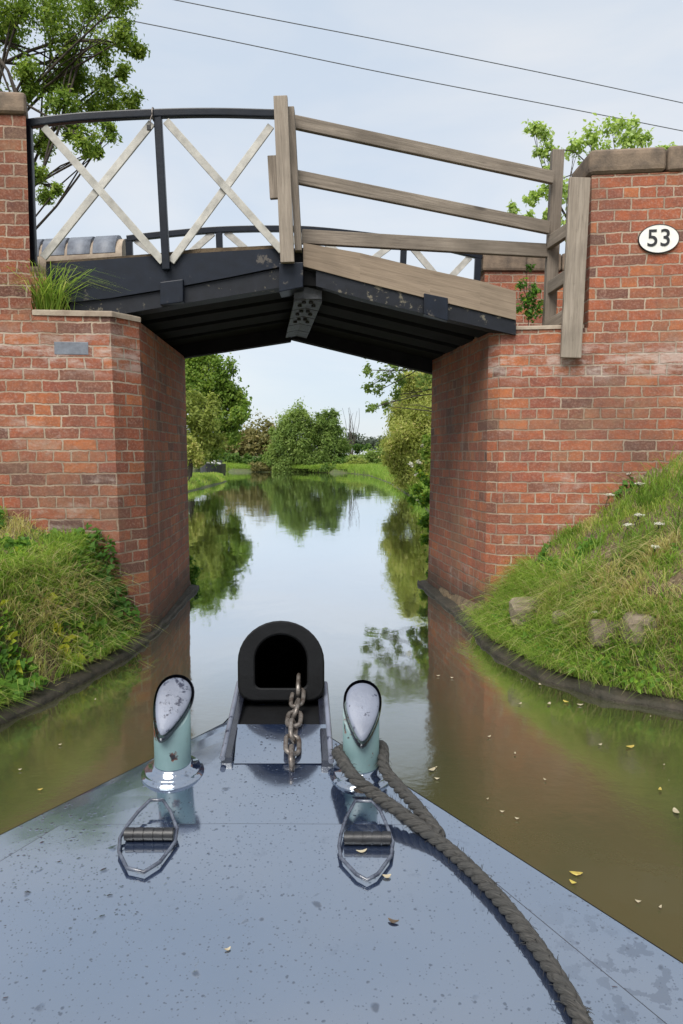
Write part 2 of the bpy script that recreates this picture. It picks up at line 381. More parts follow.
# ------------------------------------------------------------------ terrain
LE = np.array([(-3.2, -15), (-2.5, 0), (-2.1, 2), (-1.8, 3.0), (-1.62, 3.6), (-1.54, 3.89), (-1.43, 4.4), (-1.37, 4.8), (-1.345, 5.5), (-1.40, 7.3), (-1.7, 8.2), (-3, 12), (-4.8, 18), (-5.3, 26), (-5.5, 37), (-6.5, 40), (-12, 42), (-40, 44), (-300, 60), (-300, 900)])
RE = np.array([(4, -15), (3.4, 0), (2.9, 2.6), (2.2, 3.4), (1.68, 3.72), (1.35, 3.97), (1.13, 4.32), (.97, 4.95), (.955, 5.5), (.78, 7.5), (1.1, 8.6), (1.7, 12), (2.1, 20), (2.2, 35), (1.7, 48), (.3, 54), (-4, 57), (-10, 59), (-40, 62), (-400, 66), (-400, 900)])
def xL(y): return np.interp(y, LE[:, 1], LE[:, 0])
def xR(y): return np.interp(y, RE[:, 1], RE[:, 0])
def sst(a, b, x): t = np.clip((x-a)/(b-a), 0, 1); return t*t*(3-2*t)
def wob(x, y, s): return (np.sin(x*s*1.3+y*s*.7+1.1)+np.sin(x*s*-.8+y*s*1.7+2.3)+np.sin(x*s*2.1-y*s*1.1)*.6)/2.6
def ground_h(x, y):
    x = np.asarray(x, float); y = np.asarray(y, float)
    dl = xL(y)-x; dr = x-xR(y); d = np.maximum(dl, dr); right = dr > dl
    wl = np.where(right, .60, .62)
    near_r = np.interp(dr, [-.05, .06, .16, .22, .44, 1.53, 2.6, 8], [-.8, .05, .13, .22, .50, 1.30, 1.85, 1.9])
    near_l = np.interp(dl, [-.05, .06, .13, .17, .33, .88, 1.8, 8], [-.8, .05, .15, .32, .64, .86, 1.3, 1.4])
    near = np.where(right, near_r, near_l) + (.045*wob(x, y, 5.5)+.03*wob(x+3, y, 11))*sst(.2, .5, d) + .02*wob(x, y, 17)*sst(.25, .5, d)
    far = np.interp(d, [-.3, .0, .30, 3, 30], [-.8, .02, .28, .38, .5]) + .05*wob(x, y, .9)*sst(.4, 2, d) + 1.5*sst(120, 700, d)*(1+.5*wob(x, y, .01))
    k = sst(7.0, 8.6, y)
    h = near*(1-k)+far*k
    # embankments that carry the lane up to the bridge, kept between the walls
    ax = np.abs(x-(-.2))
    ramp = np.interp(ax, [1.9, 2.4, 7, 18, 24], [0, 2.35, 2.2, .9, 0])
    yy = np.interp(y, [5.2+.0, 5.75, 6.9, 7.15], [0, 1, 1, 0])
    wide = np.interp(y, [2.5, 5.4, 7.2, 11], [0, 1, 1, 0])*sst(7.0, 9, ax)
    rw = ramp*np.maximum(yy, wide)
    h = np.where((ax > 1.7) & (rw > .12), np.maximum(h, rw), h)
    return h
def axis_pts(lo, a, b, hi, step, g=1.16):
    mid = list(np.arange(a, b, step)); out = mid[:]
    s = step; v = b
    while v < hi: out.append(v); s *= g; v += s
    s = step; v = a-step
    while v > lo: out.insert(0, v); s *= g; v -= s
    return np.array(out)
gx = axis_pts(-1500, -4.2, 4.2, 1500, .07); gy = axis_pts(-400, 1.0, 9.0, 2500, .08, 1.08)
X, Y = np.meshgrid(gx, gy); Z = ground_h(X, Y)
nx, ny = len(gx), len(gy); idx = np.arange(nx*ny).reshape(ny, nx)
fc = np.stack([idx[:-1, :-1], idx[:-1, 1:], idx[1:, 1:], idx[1:, :-1]], -1).reshape(-1, 4)
def ground_mat():
    t = NT('ground'); ob = t.coord()
    a = t.noise(ob, 1.7, 6, .65); b = t.noise(ob, 9, 5, .7)
    c = t.mix(t.ramp(a.outputs[0], [(.38, 0.), (.62, 1.)]), (.075, .11, .030), (.105, .115, .048))
    c = t.mix(t.ramp(b.outputs[0], [(.45, 0.), (.65, .8)]), c, (.055, .04, .025))
    c = t.mix(t.ramp(t.noise(ob, 3.5, 4).outputs[0], [(.6, 0.), (.72, .6)]), c, (.27, .22, .13))
    yb = t.math('MULTIPLY', t.n('ShaderNodeSeparateXYZ', {0: ob}).outputs[1], .1)
    soil = t.mix(t.ramp(t.noise(ob, 14, 6, .7).outputs[0], [(.38, 0.), (.64, 1.)]), (.15, .105, .06), (.055, .038, .022))
    soil = t.mix(t.ramp(t.noise(t.mapv(ob, (60, 60, 20)), 1.0, 4, .7).outputs[0], [(.5, 0.), (.68, .75)]), soil, (.33, .27, .16))
    c = t.mix(t.ramp(yb, [(.72, 1.), (.9, 0.)]), c, soil)
    t.bsdf(Base_Color=c, Roughness=.95, Normal=t.bump(b.outputs[0], .8, .03)); return t.m
M['ground'] = ground_mat()
g = fast('ground', np.stack([X, Y, Z], -1).reshape(-1, 3), [fc], None, M['ground'], smooth=True); tag(g, kind='structure')
def water_mat():
    t = NT('canal_water'); ob = t.coord()
    n = t.noise(t.mapv(ob, (1, .55, 1)), 1.3, 3, .5, .4); n2 = t.noise(t.mapv(ob, (1, .45, 1)), 6.5, 3, .5); n3 = t.noise(ob, .25, 2)
    h = t.math('ADD', t.math('MULTIPLY', n.outputs[0], .8), t.math('MULTIPLY', n2.outputs[0], t.ramp(n3.outputs[0], [(.4, .10), (.7, .34)])))
    yy_ = t.math('MULTIPLY', t.n('ShaderNodeSeparateXYZ', {0: ob}).outputs[1], .1)
    near_ = t.ramp(yy_, [(.28, 1.), (.47, 0.)])
    h = t.math('ADD', h, t.math('MULTIPLY', t.math('MULTIPLY', t.noise(ob, 16, 3).outputs[0], .16), near_))
    nm = t.bump(h, .10, .05)
    c = t.mix(t.ramp(t.noise(ob, .9, 4).outputs[0], [(.35, 0.), (.65, 1.)]), (.062, .058, .026), (.050, .053, .022))
    d = t.n('ShaderNodeBsdfPrincipled', {'Base Color': c, 'Roughness': .6, 'Specular IOR Level': 0.0})
    gl = t.n('ShaderNodeBsdfGlossy', {'Color': (.93, .96, 1, 1), 'Roughness': t.math('ADD', .038, t.math('MULTIPLY', near_, .085)), 'Normal': nm})
    lw = t.n('ShaderNodeLayerWeight', {'Blend': .5, 'Normal': nm}).outputs['Facing']
    f = t.ramp(lw, [(.35, .05), (.56, .13), (.66, .42), (.74, .72), (.88, .95)])
    mx = t.n('ShaderNodeMixShader', {0: f, 1: d.outputs[0], 2: gl.outputs[0]})
    t.t.links.new(mx.outputs[0], t.out.inputs[0]); return t.m
M['water'] = water_mat()
mb = MB(); mb.quad([(-600, -60, 0), (300, -60, 0), (300, 300, 0), (-600, 300, 0)])
tag(mb.build('canal_water', M['water']), kind='structure')

def PG(px, py):
    d = ray(px, py).normalized(); o = Vector((0, 0, HC)); t = .5
    while t < 60:
        p = o+d*t
        if p.z < float(ground_h(p.x, p.y)): return p
        t += .01 if t < 8 else .1
    return o+d*t
# stone edging along the water
def sweep_edge(pts, sgn, name, label, mat):
    p = [Vector((x, y, 0)) for x, y in pts]; mb = MB(); prev = None
    # resample smooth
    q = []
    for i in range(len(p)-1):
        p0 = p[max(i-1, 0)]; p1 = p[i]; p2 = p[i+1]; p3 = p[min(i+2, len(p)-1)]
        for k in range(22):
            t = k/22; q.append(.5*((2*p1)+(p2-p0)*t+(2*p0-5*p1+4*p2-p3)*t*t+(3*p1-p0-3*p2+p3)*t**3))
    q.append(p[-1]); L = 0
    for i, c in enumerate(q):
        t = (q[min(i+1, len(q)-1)]-q[max(i-1, 0)]).normalized(); n = Vector((t.y, -t.x, 0))*sgn
        j = .018*mnoise.noise(c*6)+.008*mnoise.noise(c*23); hj = .05*mnoise.noise(c*3.2+Vector((5, 0, 0)))+.02*mnoise.noise(c*14)
        hs = .34 if c.y < 5.2 else .22
        prof = [(-.02+j, -.5), (-.02+j, .012), (-.012+j, .03+hj*.5), (.004+j, (.10+hj)*hs), (.03+j, (.135+hj)*hs), (.24, (.15+hj)*hs), (.24, -.5)]
        row = [c+n*a+Vector((0, 0, b)) for a, b in prof]
        if prev:
            for k in range(len(row)-1): mb.quad([prev[k], prev[k+1], row[k+1], row[k]], smooth=(0 < k < 4))
        prev = row
    o = mb.build(name, mat, merge=True); tag(o, label, 'edging'); return o
sweep_edge([tuple(v) for v in LE[1:10]], -1, 'canal_edging', 'dark stained stone edging along the waterline of the left bank and pier', M['edging'])
sweep_edge([tuple(v) for v in RE[1:10]], 1, 'canal_edging', 'dark stained stone edging curving out from the right pier along the water', M['edging'])

# ------------------------------------------------------------------ brick abutments
def prism_wall(mb, plan, z0, z1, bat=0.0, u0=0.0, top=True, close=True, sub=.5, ztop=None):
    """plan: open/closed list of (x,y); builds side quads with uv in metres; z1 top"""
    n = len(plan); u = u0; m = n if close else n-1
    cx = sum(p[0] for p in plan)/n; cy = sum(p[1] for p in plan)/n
    def pt(i, z):
        x, y = plan[i % n]; k = bat*(z1-z)
        if bat:
            d = Vector((x-cx, y-cy)); 
            x += k*(1 if d.x > 0 else -1)*(1 if abs(plan[i % n][0]) < 2 else 0); y -= k*.3 if y < cy else 0
        return Vector((x, y, z))
    for i in range(m):
        a, b = Vector(plan[i]), Vector(plan[(i+1) % n]); L = (b-a).length
        mb.quad([pt(i, z0), pt(i+1, z0), pt(i+1, z1), pt(i, z1)], [(u, z0), (u+L, z0), (u+L, z1), (u, z1)]); u += L
    if top: mb.quad([pt(i, z1) for i in range(n)], [(p[0], p[1]) for p in plan])
LZ = 2.20; RZ = 2.19
# left
la = thing('brick_abutment', 'weathered red brick abutment left of the canal with pale mortar ledge and tall parapet stub', 'bridge abutment', (-1.8, 5.6, 0))
mb = MB(); prism_wall(mb, [(-7, 4.62), (-1.535, 5.12), (-1.40, 5.33)], -.8, LZ, .02, close=False, top=False, u0=.03)
mb.build('front_wall', M['brick'], la)
mb = MB()
def pl(x, y, z): return (x+(.03*(LZ-z)), y, z)
mb.quad([(-1.40+.06, 5.33, -.8), (-1.455, 7.25, -.8), (-1.475, 7.25, LZ), (-1.40, 5.33, LZ)], [(.1, -.8), (2.03, -.8), (2.03, LZ), (.1, LZ)])
mb.quad([(-1.455, 7.25, -.8), (-7, 7.4, -.8), (-7, 7.4, LZ), (-1.475, 7.25, LZ)], [(0, -.8), (5.6, -.8), (5.6, LZ), (0, LZ)])
mb.quad([(-7, 4.62, LZ-.02), (-1.535, 5.12, LZ-.02), (-1.40, 5.33, LZ-.02), (-1.475, 7.25, LZ-.02), (-7, 7.4, LZ-.02)])
tag(mb.build('inner_wall', M['brick_inner'], la), 'dark damp streaked brickwork facing the water')
mb = MB(); a = [(-2.03, 5.068), (-1.52, 5.108), (-1.385, 5.335), (-1.45, 5.50), (-2.2, 5.44)]
for i in range(5):
    j = (i+1) % 5; mb.quad([(*a[i], LZ-.005), (*a[j], LZ-.005), (*a[j], LZ+.032), (*a[i], LZ+.032)])
mb.quad([(*q, LZ+.032) for q in a]); mb.build('mortar_ledge', M['mortar_cap'], la, bevel=.008, jitter=.003, sub=1)
def face_y_left(x): return 4.62+(x+7)/(7-1.535)*.5
mb = MB(); prism_wall(mb, [(-7, 4.62), (-2.035, face_y_left(-2.035)), (-2.24, 5.46), (-7, 5.06)], LZ, 3.46, u0=.03)
mb.build('parapet', M['brick_old'], la)
mb = MB()
for x0, x1 in ((-7, -4.3), (-4.29, -3.2), (-3.19, -2.02)):
    mb.hexa([(x0, face_y_left(x0)-.03, 3.463), (x1, face_y_left(x1)-.03, 3.463), (x1-(.17 if x1 > -2.5 else 0), face_y_left(x1)+.45, 3.463), (x0, face_y_left(x0)+.45, 3.463)],
            [(x0, face_y_left(x0)-.03, 3.60), (x1, face_y_left(x1)-.03, 3.60), (x1-(.17 if x1 > -2.5 else 0), face_y_left(x1)+.45, 3.60), (x0, face_y_left(x0)+.45, 3.60)])
mb.build('coping', M['stone'], la, bevel=.035, seg=3, jitter=.006)
# one replaced blue brick in the left pier
mb = MB(); x0, x1 = P(43, 0, 5.06).x, P(79, 0, 5.09).x; zb, zt = P(60, 354, 5.06).z, P(60, 341, 5.06).z
mb.hexa([(x0, face_y_left(x0)-.003, zb), (x1, face_y_left(x1)-.003, zb), (x1, face_y_left(x1)-.003, zt), (x0, face_y_left(x0)-.003, zt)],
        [(x0, face_y_left(x0)+.05, zb), (x1, face_y_left(x1)+.05, zb), (x1, face_y_left(x1)+.05, zt), (x0, face_y_left(x0)+.05, zt)])
mb.build('blue_brick', M['bluebrick'], la, bevel=.004)
# right
ra = thing('brick_abutment', 'red brick abutment right of the canal carrying the oval number plate', 'bridge abutment', (1.8, 5.8, 0))
def face_y_right(x): return 5.61-(x-1.16)*.125
mb = MB(); prism_wall(mb, [(1.09, 5.71), (1.16, 5.61), (7, face_y_right(7))], -.8, RZ, 0, close=False, top=False, u0=.05)
mb.build('front_wall', M['brick_right'], ra)
mb = MB()
mb.quad([(.84, 7.4, -.8), (1.09, 5.71, -.8), (1.09, 5.71, RZ), (.875, 7.4, RZ)], [(0, -.8), (1.7, -.8), (1.7, RZ), (0, RZ)])
mb.quad([(7, 7.6, -.8), (.86, 7.4, -.8), (.89, 7.4, RZ), (7, 7.6, RZ)], [(0, -.8), (6, -.8), (6, RZ), (0, RZ)])
mb.quad([(1.09, 5.71, RZ-.01), (1.16, 5.61, RZ-.01), (7, face_y_right(7), RZ-.01), (7, 7.6, RZ-.01), (.89, 7.4, RZ-.01)])
tag(mb.build('inner_wall', M['brick_inner'], ra), 'dark damp brickwork facing the water')
mb = MB(); a = [(1.085, 5.72), (1.155, 5.60), (1.74, face_y_right(1.74)-.01), (1.76, 6.2), (1.05, 6.1)]
for i in range(5):
    j = (i+1) % 5; mb.quad([(*a[i], RZ-.005), (*a[j], RZ-.005), (*a[j], RZ+.022), (*a[i], RZ+.022)])
mb.quad([(*q, RZ+.022) for q in a]); mb.build('mortar_ledge', M['mortar_cap'], ra, bevel=.008, jitter=.004, sub=1)
mb = MB(); prism_wall(mb, [(1.77, face_y_right(1.77)), (7, face_y_right(7)), (7, face_y_right(7)+.42), (1.77, face_y_right(1.77)+.42)], RZ, 3.25, u0=.05+.122+.61)
mb.build('parapet', M['brick_right'], ra)
for x0, x1 in ((1.745, 2.265), (2.272, 2.95), (2.957, 4.2), (4.207, 7)):
    mb = MB(); f = lambda x: face_y_right(x)-.025; bk = lambda x: face_y_right(x)+.45
    mb.hexa([(x0, f(x0), 3.253), (x1, f(x1), 3.253), (x1, bk(x1), 3.253), (x0, bk(x0), 3.253)], [(x0, f(x0), 3.425), (x1, f(x1), 3.425), (x1, bk(x1), 3.425), (x0, bk(x0), 3.425)])
    mb.build('coping_stone', M['stone'], ra, bevel=.03 if x0 > 2 else .045, seg=3, jitter=.004)
# far parapets
fl = thing('parapet_wall', 'far left parapet with rounded blue brick coping seen behind the railing', 'parapet wall', (-2.4, 7.3, 2.2))
mb = MB(); prism_wall(mb, [(-7, 7.12), (-2.03, 7.2), (-2.03, 7.5), (-7, 7.45)], LZ, 3.14); mb.build('wall', M['brick'], fl)
mb0 = MB(); xx = -7.0
while xx < -2.1:
    x1 = min(xx+.225, -2.0); zc = lambda x: 3.14+.04*(x+2.0)*.9
    n = 9
    prev = None
    for x in (xx+.008, x1-.008):
        row = [Vector((x, 7.335-.185*math.cos(math.pi*k/(n-1)), 3.145+(.05*(x+2.0) if x > -3.2 else -.06)+.20*math.sin(math.pi*k/(n-1)))) for k in range(n)]
        if prev:
            for k in range(n-1): mb0.quad([prev[k], row[k], row[k+1], prev[k+1]], smooth=True)
        mb0.quad(row if prev else row[::-1]); prev = row
    xx += .235
mb0.build('coping', M['bluebrick'], fl, merge=True)
mb = MB(); mb.tube([(-7, 7.335, 3.05), (-3.2, 7.335, 3.06), (-2.02, 7.335, 3.12)], .185, 16); mb.build('mortar_bed', M['mortar_cap'], fl)
fr = thing('parapet_wall', 'far right brick parapet with flat stone coping behind the timber fence', 'parapet wall', (2.0, 7.5, 2.2))
mb = MB(); prism_wall(mb, [(1.37, 7.42), (7, 7.5), (7, 7.85), (1.37, 7.8)], RZ, 3.03); mb.build('wall', M['brick_right'], fr)
for x0, x1 in ((1.34, 2.1), (2.106, 3.0), (3.006, 7)):
    mb = MB(); mb.hexa([(x0, 7.39, 3.033), (x1, 7.40, 3.033), (x1, 7.86, 3.033), (x0, 7.83, 3.033)], [(x0, 7.39, 3.20), (x1, 7.40, 3.20), (x1, 7.86, 3.20), (x0, 7.83, 3.20)])
    mb.build('coping_stone', M['stone'], fr, bevel=.025, jitter=.004)

# ------------------------------------------------------------------ bridge decks
def Yb(px): return 5.25+(px-70)/(512-70)*.30
BW = Vector((-.11, 1.0, 0)).normalized()*1.86
def PB(px, py, off=0.0): return P(px, py, Yb(px)+off)
def slab_from(poly, thick, mb):
    """poly: front-face outline (list of points, 4), extruded back by thick vector"""
    mb.hexa(poly, [Vector(p)+Vector(thick) for p in poly])
bd = thing('bridge_deck', 'left cantilever half of the bridge deck with navy painted fascia boards', 'bridge deck', tuple(PB(70, 300)+Vector((.3, .5, 0))))
def strip(mb, top, bot, off, thick):
    """front boards following a polyline: top/bot lists of (px,py)"""
    for i in range(len(top)-1):
        a = [PB(*bot[i], off), PB(*bot[i+1], off), PB(*top[i+1], off), PB(*top[i], off)]
        slab_from(a, (0, thick, 0), mb)
mb = MB(); strip(mb, [(46, 264), (110, 259), (165, 255), (230, 251), (283, 248)], [(46, 305), (110, 298), (165, 289), (230, 277), (283, 266)], 0, .06)
mb.build('fascia_board', M['navy'], bd, merge=True)
mb = MB(); strip(mb, [(70, 303), (125, 297), (180, 288), (283, 268)], [(70, 322), (125, 313.5), (180, 304), (283, 287)], .02, .14)
mb.build('lower_beam', M['navy_worn'], bd, merge=True)
mb = MB(); slab_from([PB(160, 305, -.03), PB(183, 302, -.03), PB(183, 279, -.03), PB(160, 282, -.03)], (0, .06, 0), mb); mb.build('spacer_block', M['navy'], bd, bevel=.006)
mb = MB(); slab_from([PB(279, 292, -.03), PB(303, 287, -.03), PB(303, 262, -.03), PB(279, 263, -.03)], (0, .2, 0), mb); mb.build('spacer_block', M['navy'], bd, bevel=.006)
mb = MB(); strip(mb, [(46, 262), (110, 257), (165, 252), (200, 248.5), (240, 247), (283, 245)], [(46, 264.5), (110, 259.5), (165, 255.5), (200, 253.5), (240, 251), (283, 248.5)], .012, .20)
mb.build('gravel_edge', M['soil'], bd, jitter=.006, merge=True)
def topz(px, py): return PB(px, py).z
# deck boards + joists + far beam  (left half)
LA, LB = PB(60, 262, .03), PB(303, 246, .03)
def deck_body(parent, A, B, sa, sb, mats, jn=4):
    """A,B = near top ends; sa,sb = soffit z at the two ends"""
    mb = MB()
    lo = [Vector((A.x, A.y, sa+.10)), Vector((B.x, B.y, sb+.10)), Vector((B.x, B.y, B.z-.012)), Vector((A.x, A.y, A.z-.012))]
    mb.hexa(lo, [p+BW for p in lo]); mb.build('deck_planking', M['black_soffit'], parent)
    for k in range(jn):
        f = (k+.14)/jn; o = BW*f
        mb = MB(); w = BW.normalized()*.33
        q = [Vector((A.x, A.y, sa))+o, Vector((B.x, B.y, sb))+o, Vector((B.x, B.y, sb+.099))+o, Vector((A.x, A.y, sa+.099))+o]
        mb.hexa(q, [p+w for p in q]); mb.build('joist', M['black_soffit'], parent, bevel=.006)
    mb = MB(); o = BW*1.0; w = BW.normalized()*.12
    q = [Vector((A.x, A.y, sa-.10))+o, Vector((B.x, B.y, sb-.12))+o, Vector((B.x, B.y, B.z))+o, Vector((A.x, A.y, A.z))+o]
    mb.hexa(q, [p+w for p in q]); mb.build('far_beam', M['black_soffit'], parent, bevel=.008)
deck_body(bd, LA, LB, PB(60, 322).z, PB(303, 283).z, None)
br = thing('bridge_deck', 'right cantilever half of the bridge deck with bare brown timber over a black board', 'bridge deck', tuple(PB(500, 310)+Vector((-.3, .5, 0))))
mb = MB(); strip(mb, [(303, 243), (360, 253), (430, 270), (480, 281), (516, 291)], [(303, 266), (360, 281), (430, 299), (480, 311), (516, 320)], 0, .10)
mb.build('timber_fascia', M['timber_brown'], br, merge=True, jitter=.003)
mb = MB(); strip(mb, [(316, 269), (360, 281.5), (430, 299.5), (516, 320.5)], [(316, 286), (360, 298), (430, 315), (516, 335)], .015, .12)
mb.build('lower_board', M['navy_worn'], br, merge=True)
mb = MB(); slab_from([PB(424, 314, -.02), PB(448, 321, -.02), PB(448, 298, -.02), PB(424, 293, -.02)], (0, .07, 0), mb); mb.build('spacer_block', M['navy'], br, bevel=.005)
mb = MB(); slab_from([PB(303, 285, .05), PB(316, 286, .05), PB(316, 267, .05), PB(303, 266, .05)], (0, .2, 0), mb); mb.build('joint_filler', M['black_soffit'], br)
RA, RB = PB(303.3, 245, .03), PB(512, 290, .03)
deck_body(br, RA, RB, PB(306, 283).z, PB(512, 333).z, None)
# iron joint plates under the crest, bolted
jp = MB(); A = PB(294, 287, .12); B = PB(322, 287, .12); zz = A.z
bolts = []
for k in range(5):
    f0, f1 = k/5, (k+1)/5-.012
    o0 = BW*f0*.93; o1 = BW*f1*.93; cx = (A+B)/2
    for sx, e in ((-1, A), (1, B)):
        ee = Vector((e.x, e.y, cx.z-.055-.05)); cc = Vector((cx.x, cx.y, cx.z-.035-.05))
        q = [ee+o0, cc+o0, cc+o1, ee+o1] if sx < 0 else [cc+o0, ee+o0, ee+o1, cc+o1]
        mbq = [p+Vector((0, 0, .02)) for p in q]
        jp.hexa(q, mbq); bolts.append((ee+cc)/2+(o0+o1)/2+Vector((0, 0, -.004)))
        bolts.append((ee*.25+cc*.75)+(o0*.8+o1*.2)+Vector((0, 0, -.004)))
# end plate facing the camera
q = [Vector((A.x, A.y-.02, zz-.085)), Vector((B.x, B.y-.02, zz-.085)), Vector((B.x, B.y-.02, zz+.0)), Vector((A.x, A.y-.02, zz+.0))]
jp.hexa(q, [p+Vector((0, .02, 0)) for p in q])
jpo = jp.build('joint_plate', M['iron'], bd, bevel=.003)
for b in bolts[:12]:
    m_ = MB(); m_.lathe(b-Vector((0, 0, .012)), [(0.0, 0), (.014, .001), (.016, .006), (.016, .016)], 8); m_.build('bolt', M['bolt'], jpo)

# near railing: black bow rail, posts, white saltires
nr = thing('railing', 'near railing of black bowed top rail with white diagonal cross braces', 'railing', tuple(PB(160, 262)), 'bowed railings of the bridge')
def smoothline(pts, k=6):
    p = [Vector(v) for v in pts]; q = []
    for i in range(len(p)-1):
        p0 = p[max(i-1, 0)]; p1 = p[i]; p2 = p[i+1]; p3 = p[min(i+2, len(p)-1)]
        for j in range(k):
            t = j/k; q.append(.5*((2*p1)+(p2-p0)*t+(2*p0-5*p1+4*p2-p3)*t*t+(3*p1-p0-3*p2+p3)*t**3))
    q.append(p[-1]); return q
def flat_rail(mb, pts, w, t):
    prev = None; pts = [Vector(p) for p in pts]; L = 0
    for i, c in enumerate(pts):
        d = (pts[min(i+1, len(pts)-1)]-pts[max(i-1, 0)]).normalized(); n = Vector((0, 1, 0)); n = (n-d*n.dot(d)).normalized(); b = d.cross(n)
        row = [c+b*(sx*w/2)+n*(sy*t/2) for sx, sy in ((-1, -1), (1, -1), (1, 1), (-1, 1))]
        if prev:
            s = (c-pts[i-1]).length
            for k in range(4):
                j = (k+1) % 4; mb.quad([prev[k], prev[j], row[j], row[k]], [(0, L), (w, L), (w, L+s), (0, L+s)])
            L += s
        else: mb.quad(row[::-1])
        prev = row
    mb.quad(prev)
YR = -.035
mb = MB(); flat_rail(mb, smoothline([PB(26, 124.5, YR), PB(60, 120, YR), (PB(95, 117, YR)), PB(158, 114, YR), PB(215, 113, YR), PB(276, 114.5, YR)]), .052, .052)
mb.build('top_rail', M['rail_black'], nr, bevel=.008)
for a, b in (((28, 127), (33, 266)), ((158, 117), (166.5, 270))):
    mb = MB(); mb.beam(PB(*a, YR), PB(*b, YR), .052, .042); mb.build('post', M['rail_black'], nr, bevel=.006)
for i, (a, b) in enumerate((((44, 127), (163, 262)), ((152, 123), (43, 258)), ((166, 121), (282, 251)), ((271, 126), (171, 262)))):
    off = YR+(-.006 if i % 2 == 0 else .014)
    mb = MB(); mb.beam(PB(*a, off), PB(*b, off), .051, .018); mb.build('cross_brace', M['white'], nr, bevel=.003)
# little chain with padlock on the rail
lk = thing('padlock_chain', 'small rusty chain looped round the top rail above the middle post', 'chain', tuple(PB(153, 114)))
mb = MB(); c = PB(153.5, 114.5, YR); mb.tube([c+Vector((0, .040*math.cos(a), .040*math.sin(a))) for a in np.linspace(0, 2*math.pi, 14)[:-1]], .0055, 6, closed=True); mb.build('loop', M['chain'], lk)
mb = MB(); mb.tube([c+Vector((0, -.04, -.02)), c+Vector((-.01, -.045, -.05)), c+Vector((-.014, -.042, -.085))], .005, 6); mb.build('tail', M['chain'], lk)
mb = MB(); mb.beam(c+Vector((-.022, -.045, -.085)), c+Vector((-.022, -.045, -.122)), .026, .014); mb.build('padlock', M['bolt'], lk, bevel=.004)
# far railing
fy = 7.17
frl = thing('railing', 'far railing seen low behind the deck, black bowed rail with white cross braces', 'railing', tuple(P(220, 262, fy)), 'bowed railings of the bridge')
def PF(px, py): return P(px, py, fy+(px-130)/350*.22)
mb = MB(); flat_rail(mb, smoothline([PF(127, 239), PF(160, 235), PF(220, 230), PF(285, 229), PF(330, 231.5), PF(400, 240), PF(440, 247), PF(482, 257)]), .055, .05); mb.build('top_rail', M['rail_black'], frl, bevel=.006)
for a, b in (((129, 239), (131, 285)), ((219, 231), (221, 285)), ((310, 231), (311, 280)), ((404, 241), (402, 290)), ((478, 257), (476, 300))):
    mb = MB(); mb.beam(PF(*a), PF(*b), .06, .045); mb.build('post', M['rail_black'], frl, bevel=.005)
for a, b in (((136, 240), (216, 300)), ((213, 233), (136, 300)), ((226, 232), (305, 300)), ((303, 232), (226, 300)), ((316, 234), (398, 305)), ((396, 242), (318, 300)), ((410, 245), (474, 320)), ((470, 257), (410, 320))):
    mb = MB(); mb.beam(PF(*a), PF(*b), .06, .018); mb.build('cross_brace', M['white'], frl, bevel=.003)

# timber fence
tf = thing('timber_fence', 'weathered unpainted timber fence of three rails with posts along the right deck half', 'fence', tuple(PB(290, 262)))
def plank(name, a, b, w, t, mat, side=None):
    mb = MB(); mb.beam(a, b, w, t, side); return mb.build(name, M[mat], tf, bevel=.005, jitter=.0015)
plank('post', PB(280.5, 97, -.08), PB(287.5, 263, -.08), .094, .05, 'timber_pale')
plank('post', PB(291, 109, -.0), PB(298.5, 252, -.0), .048, .09, 'timber')
plank('batten', PB(273, 156, .03), PB(275.5, 199, .03), .075, .04, 'timber')
plank('rail', P(293, 122, 5.50), P(553, 178, 5.78), .088, .045, 'timber')
plank('rail', P(296, 177, 5.50), P(549, 228, 5.78), .090, .045, 'timber')
plank('rail', P(302, 237, 5.55), P(548, 251, 5.85), .098, .05, 'timber')
plank('post', P(557.5, 151, 5.86), P(548.5, 332, 5.86), .088, .075, 'timber')
plank('board', P(579.5, 178, 5.50), P(570.5, 358, 5.50), .145, .038, 'timber_pale')
for a, b in (((549, 243), (570, 229)), ((550, 288), (568, 276)), ((547, 328), (566, 316))):
    plank('batten', P(*a, 5.82), P(*b, 5.545), .095, .04, 'timber', (1, 0, 0))

for px, py, Y in ((283, 118, 5.29), (284, 148, 5.29), (285, 205, 5.29), (287, 250, 5.29), (281, 108, 5.29), (578, 196, 5.475), (577, 230, 5.475), (574, 284, 5.475), (571, 318, 5.475), (573, 340, 5.475)):
    c = P(px, py, Y); mb = MB(); mb.lathe(c+Vector((0, .006, 0)), [(.0001, -.008), (.006, -.007), (.0075, -.003), (.0075, .0)][::-1], 8, (0, -1, 0)); mb.build('bolt', M['bolt'], tf)
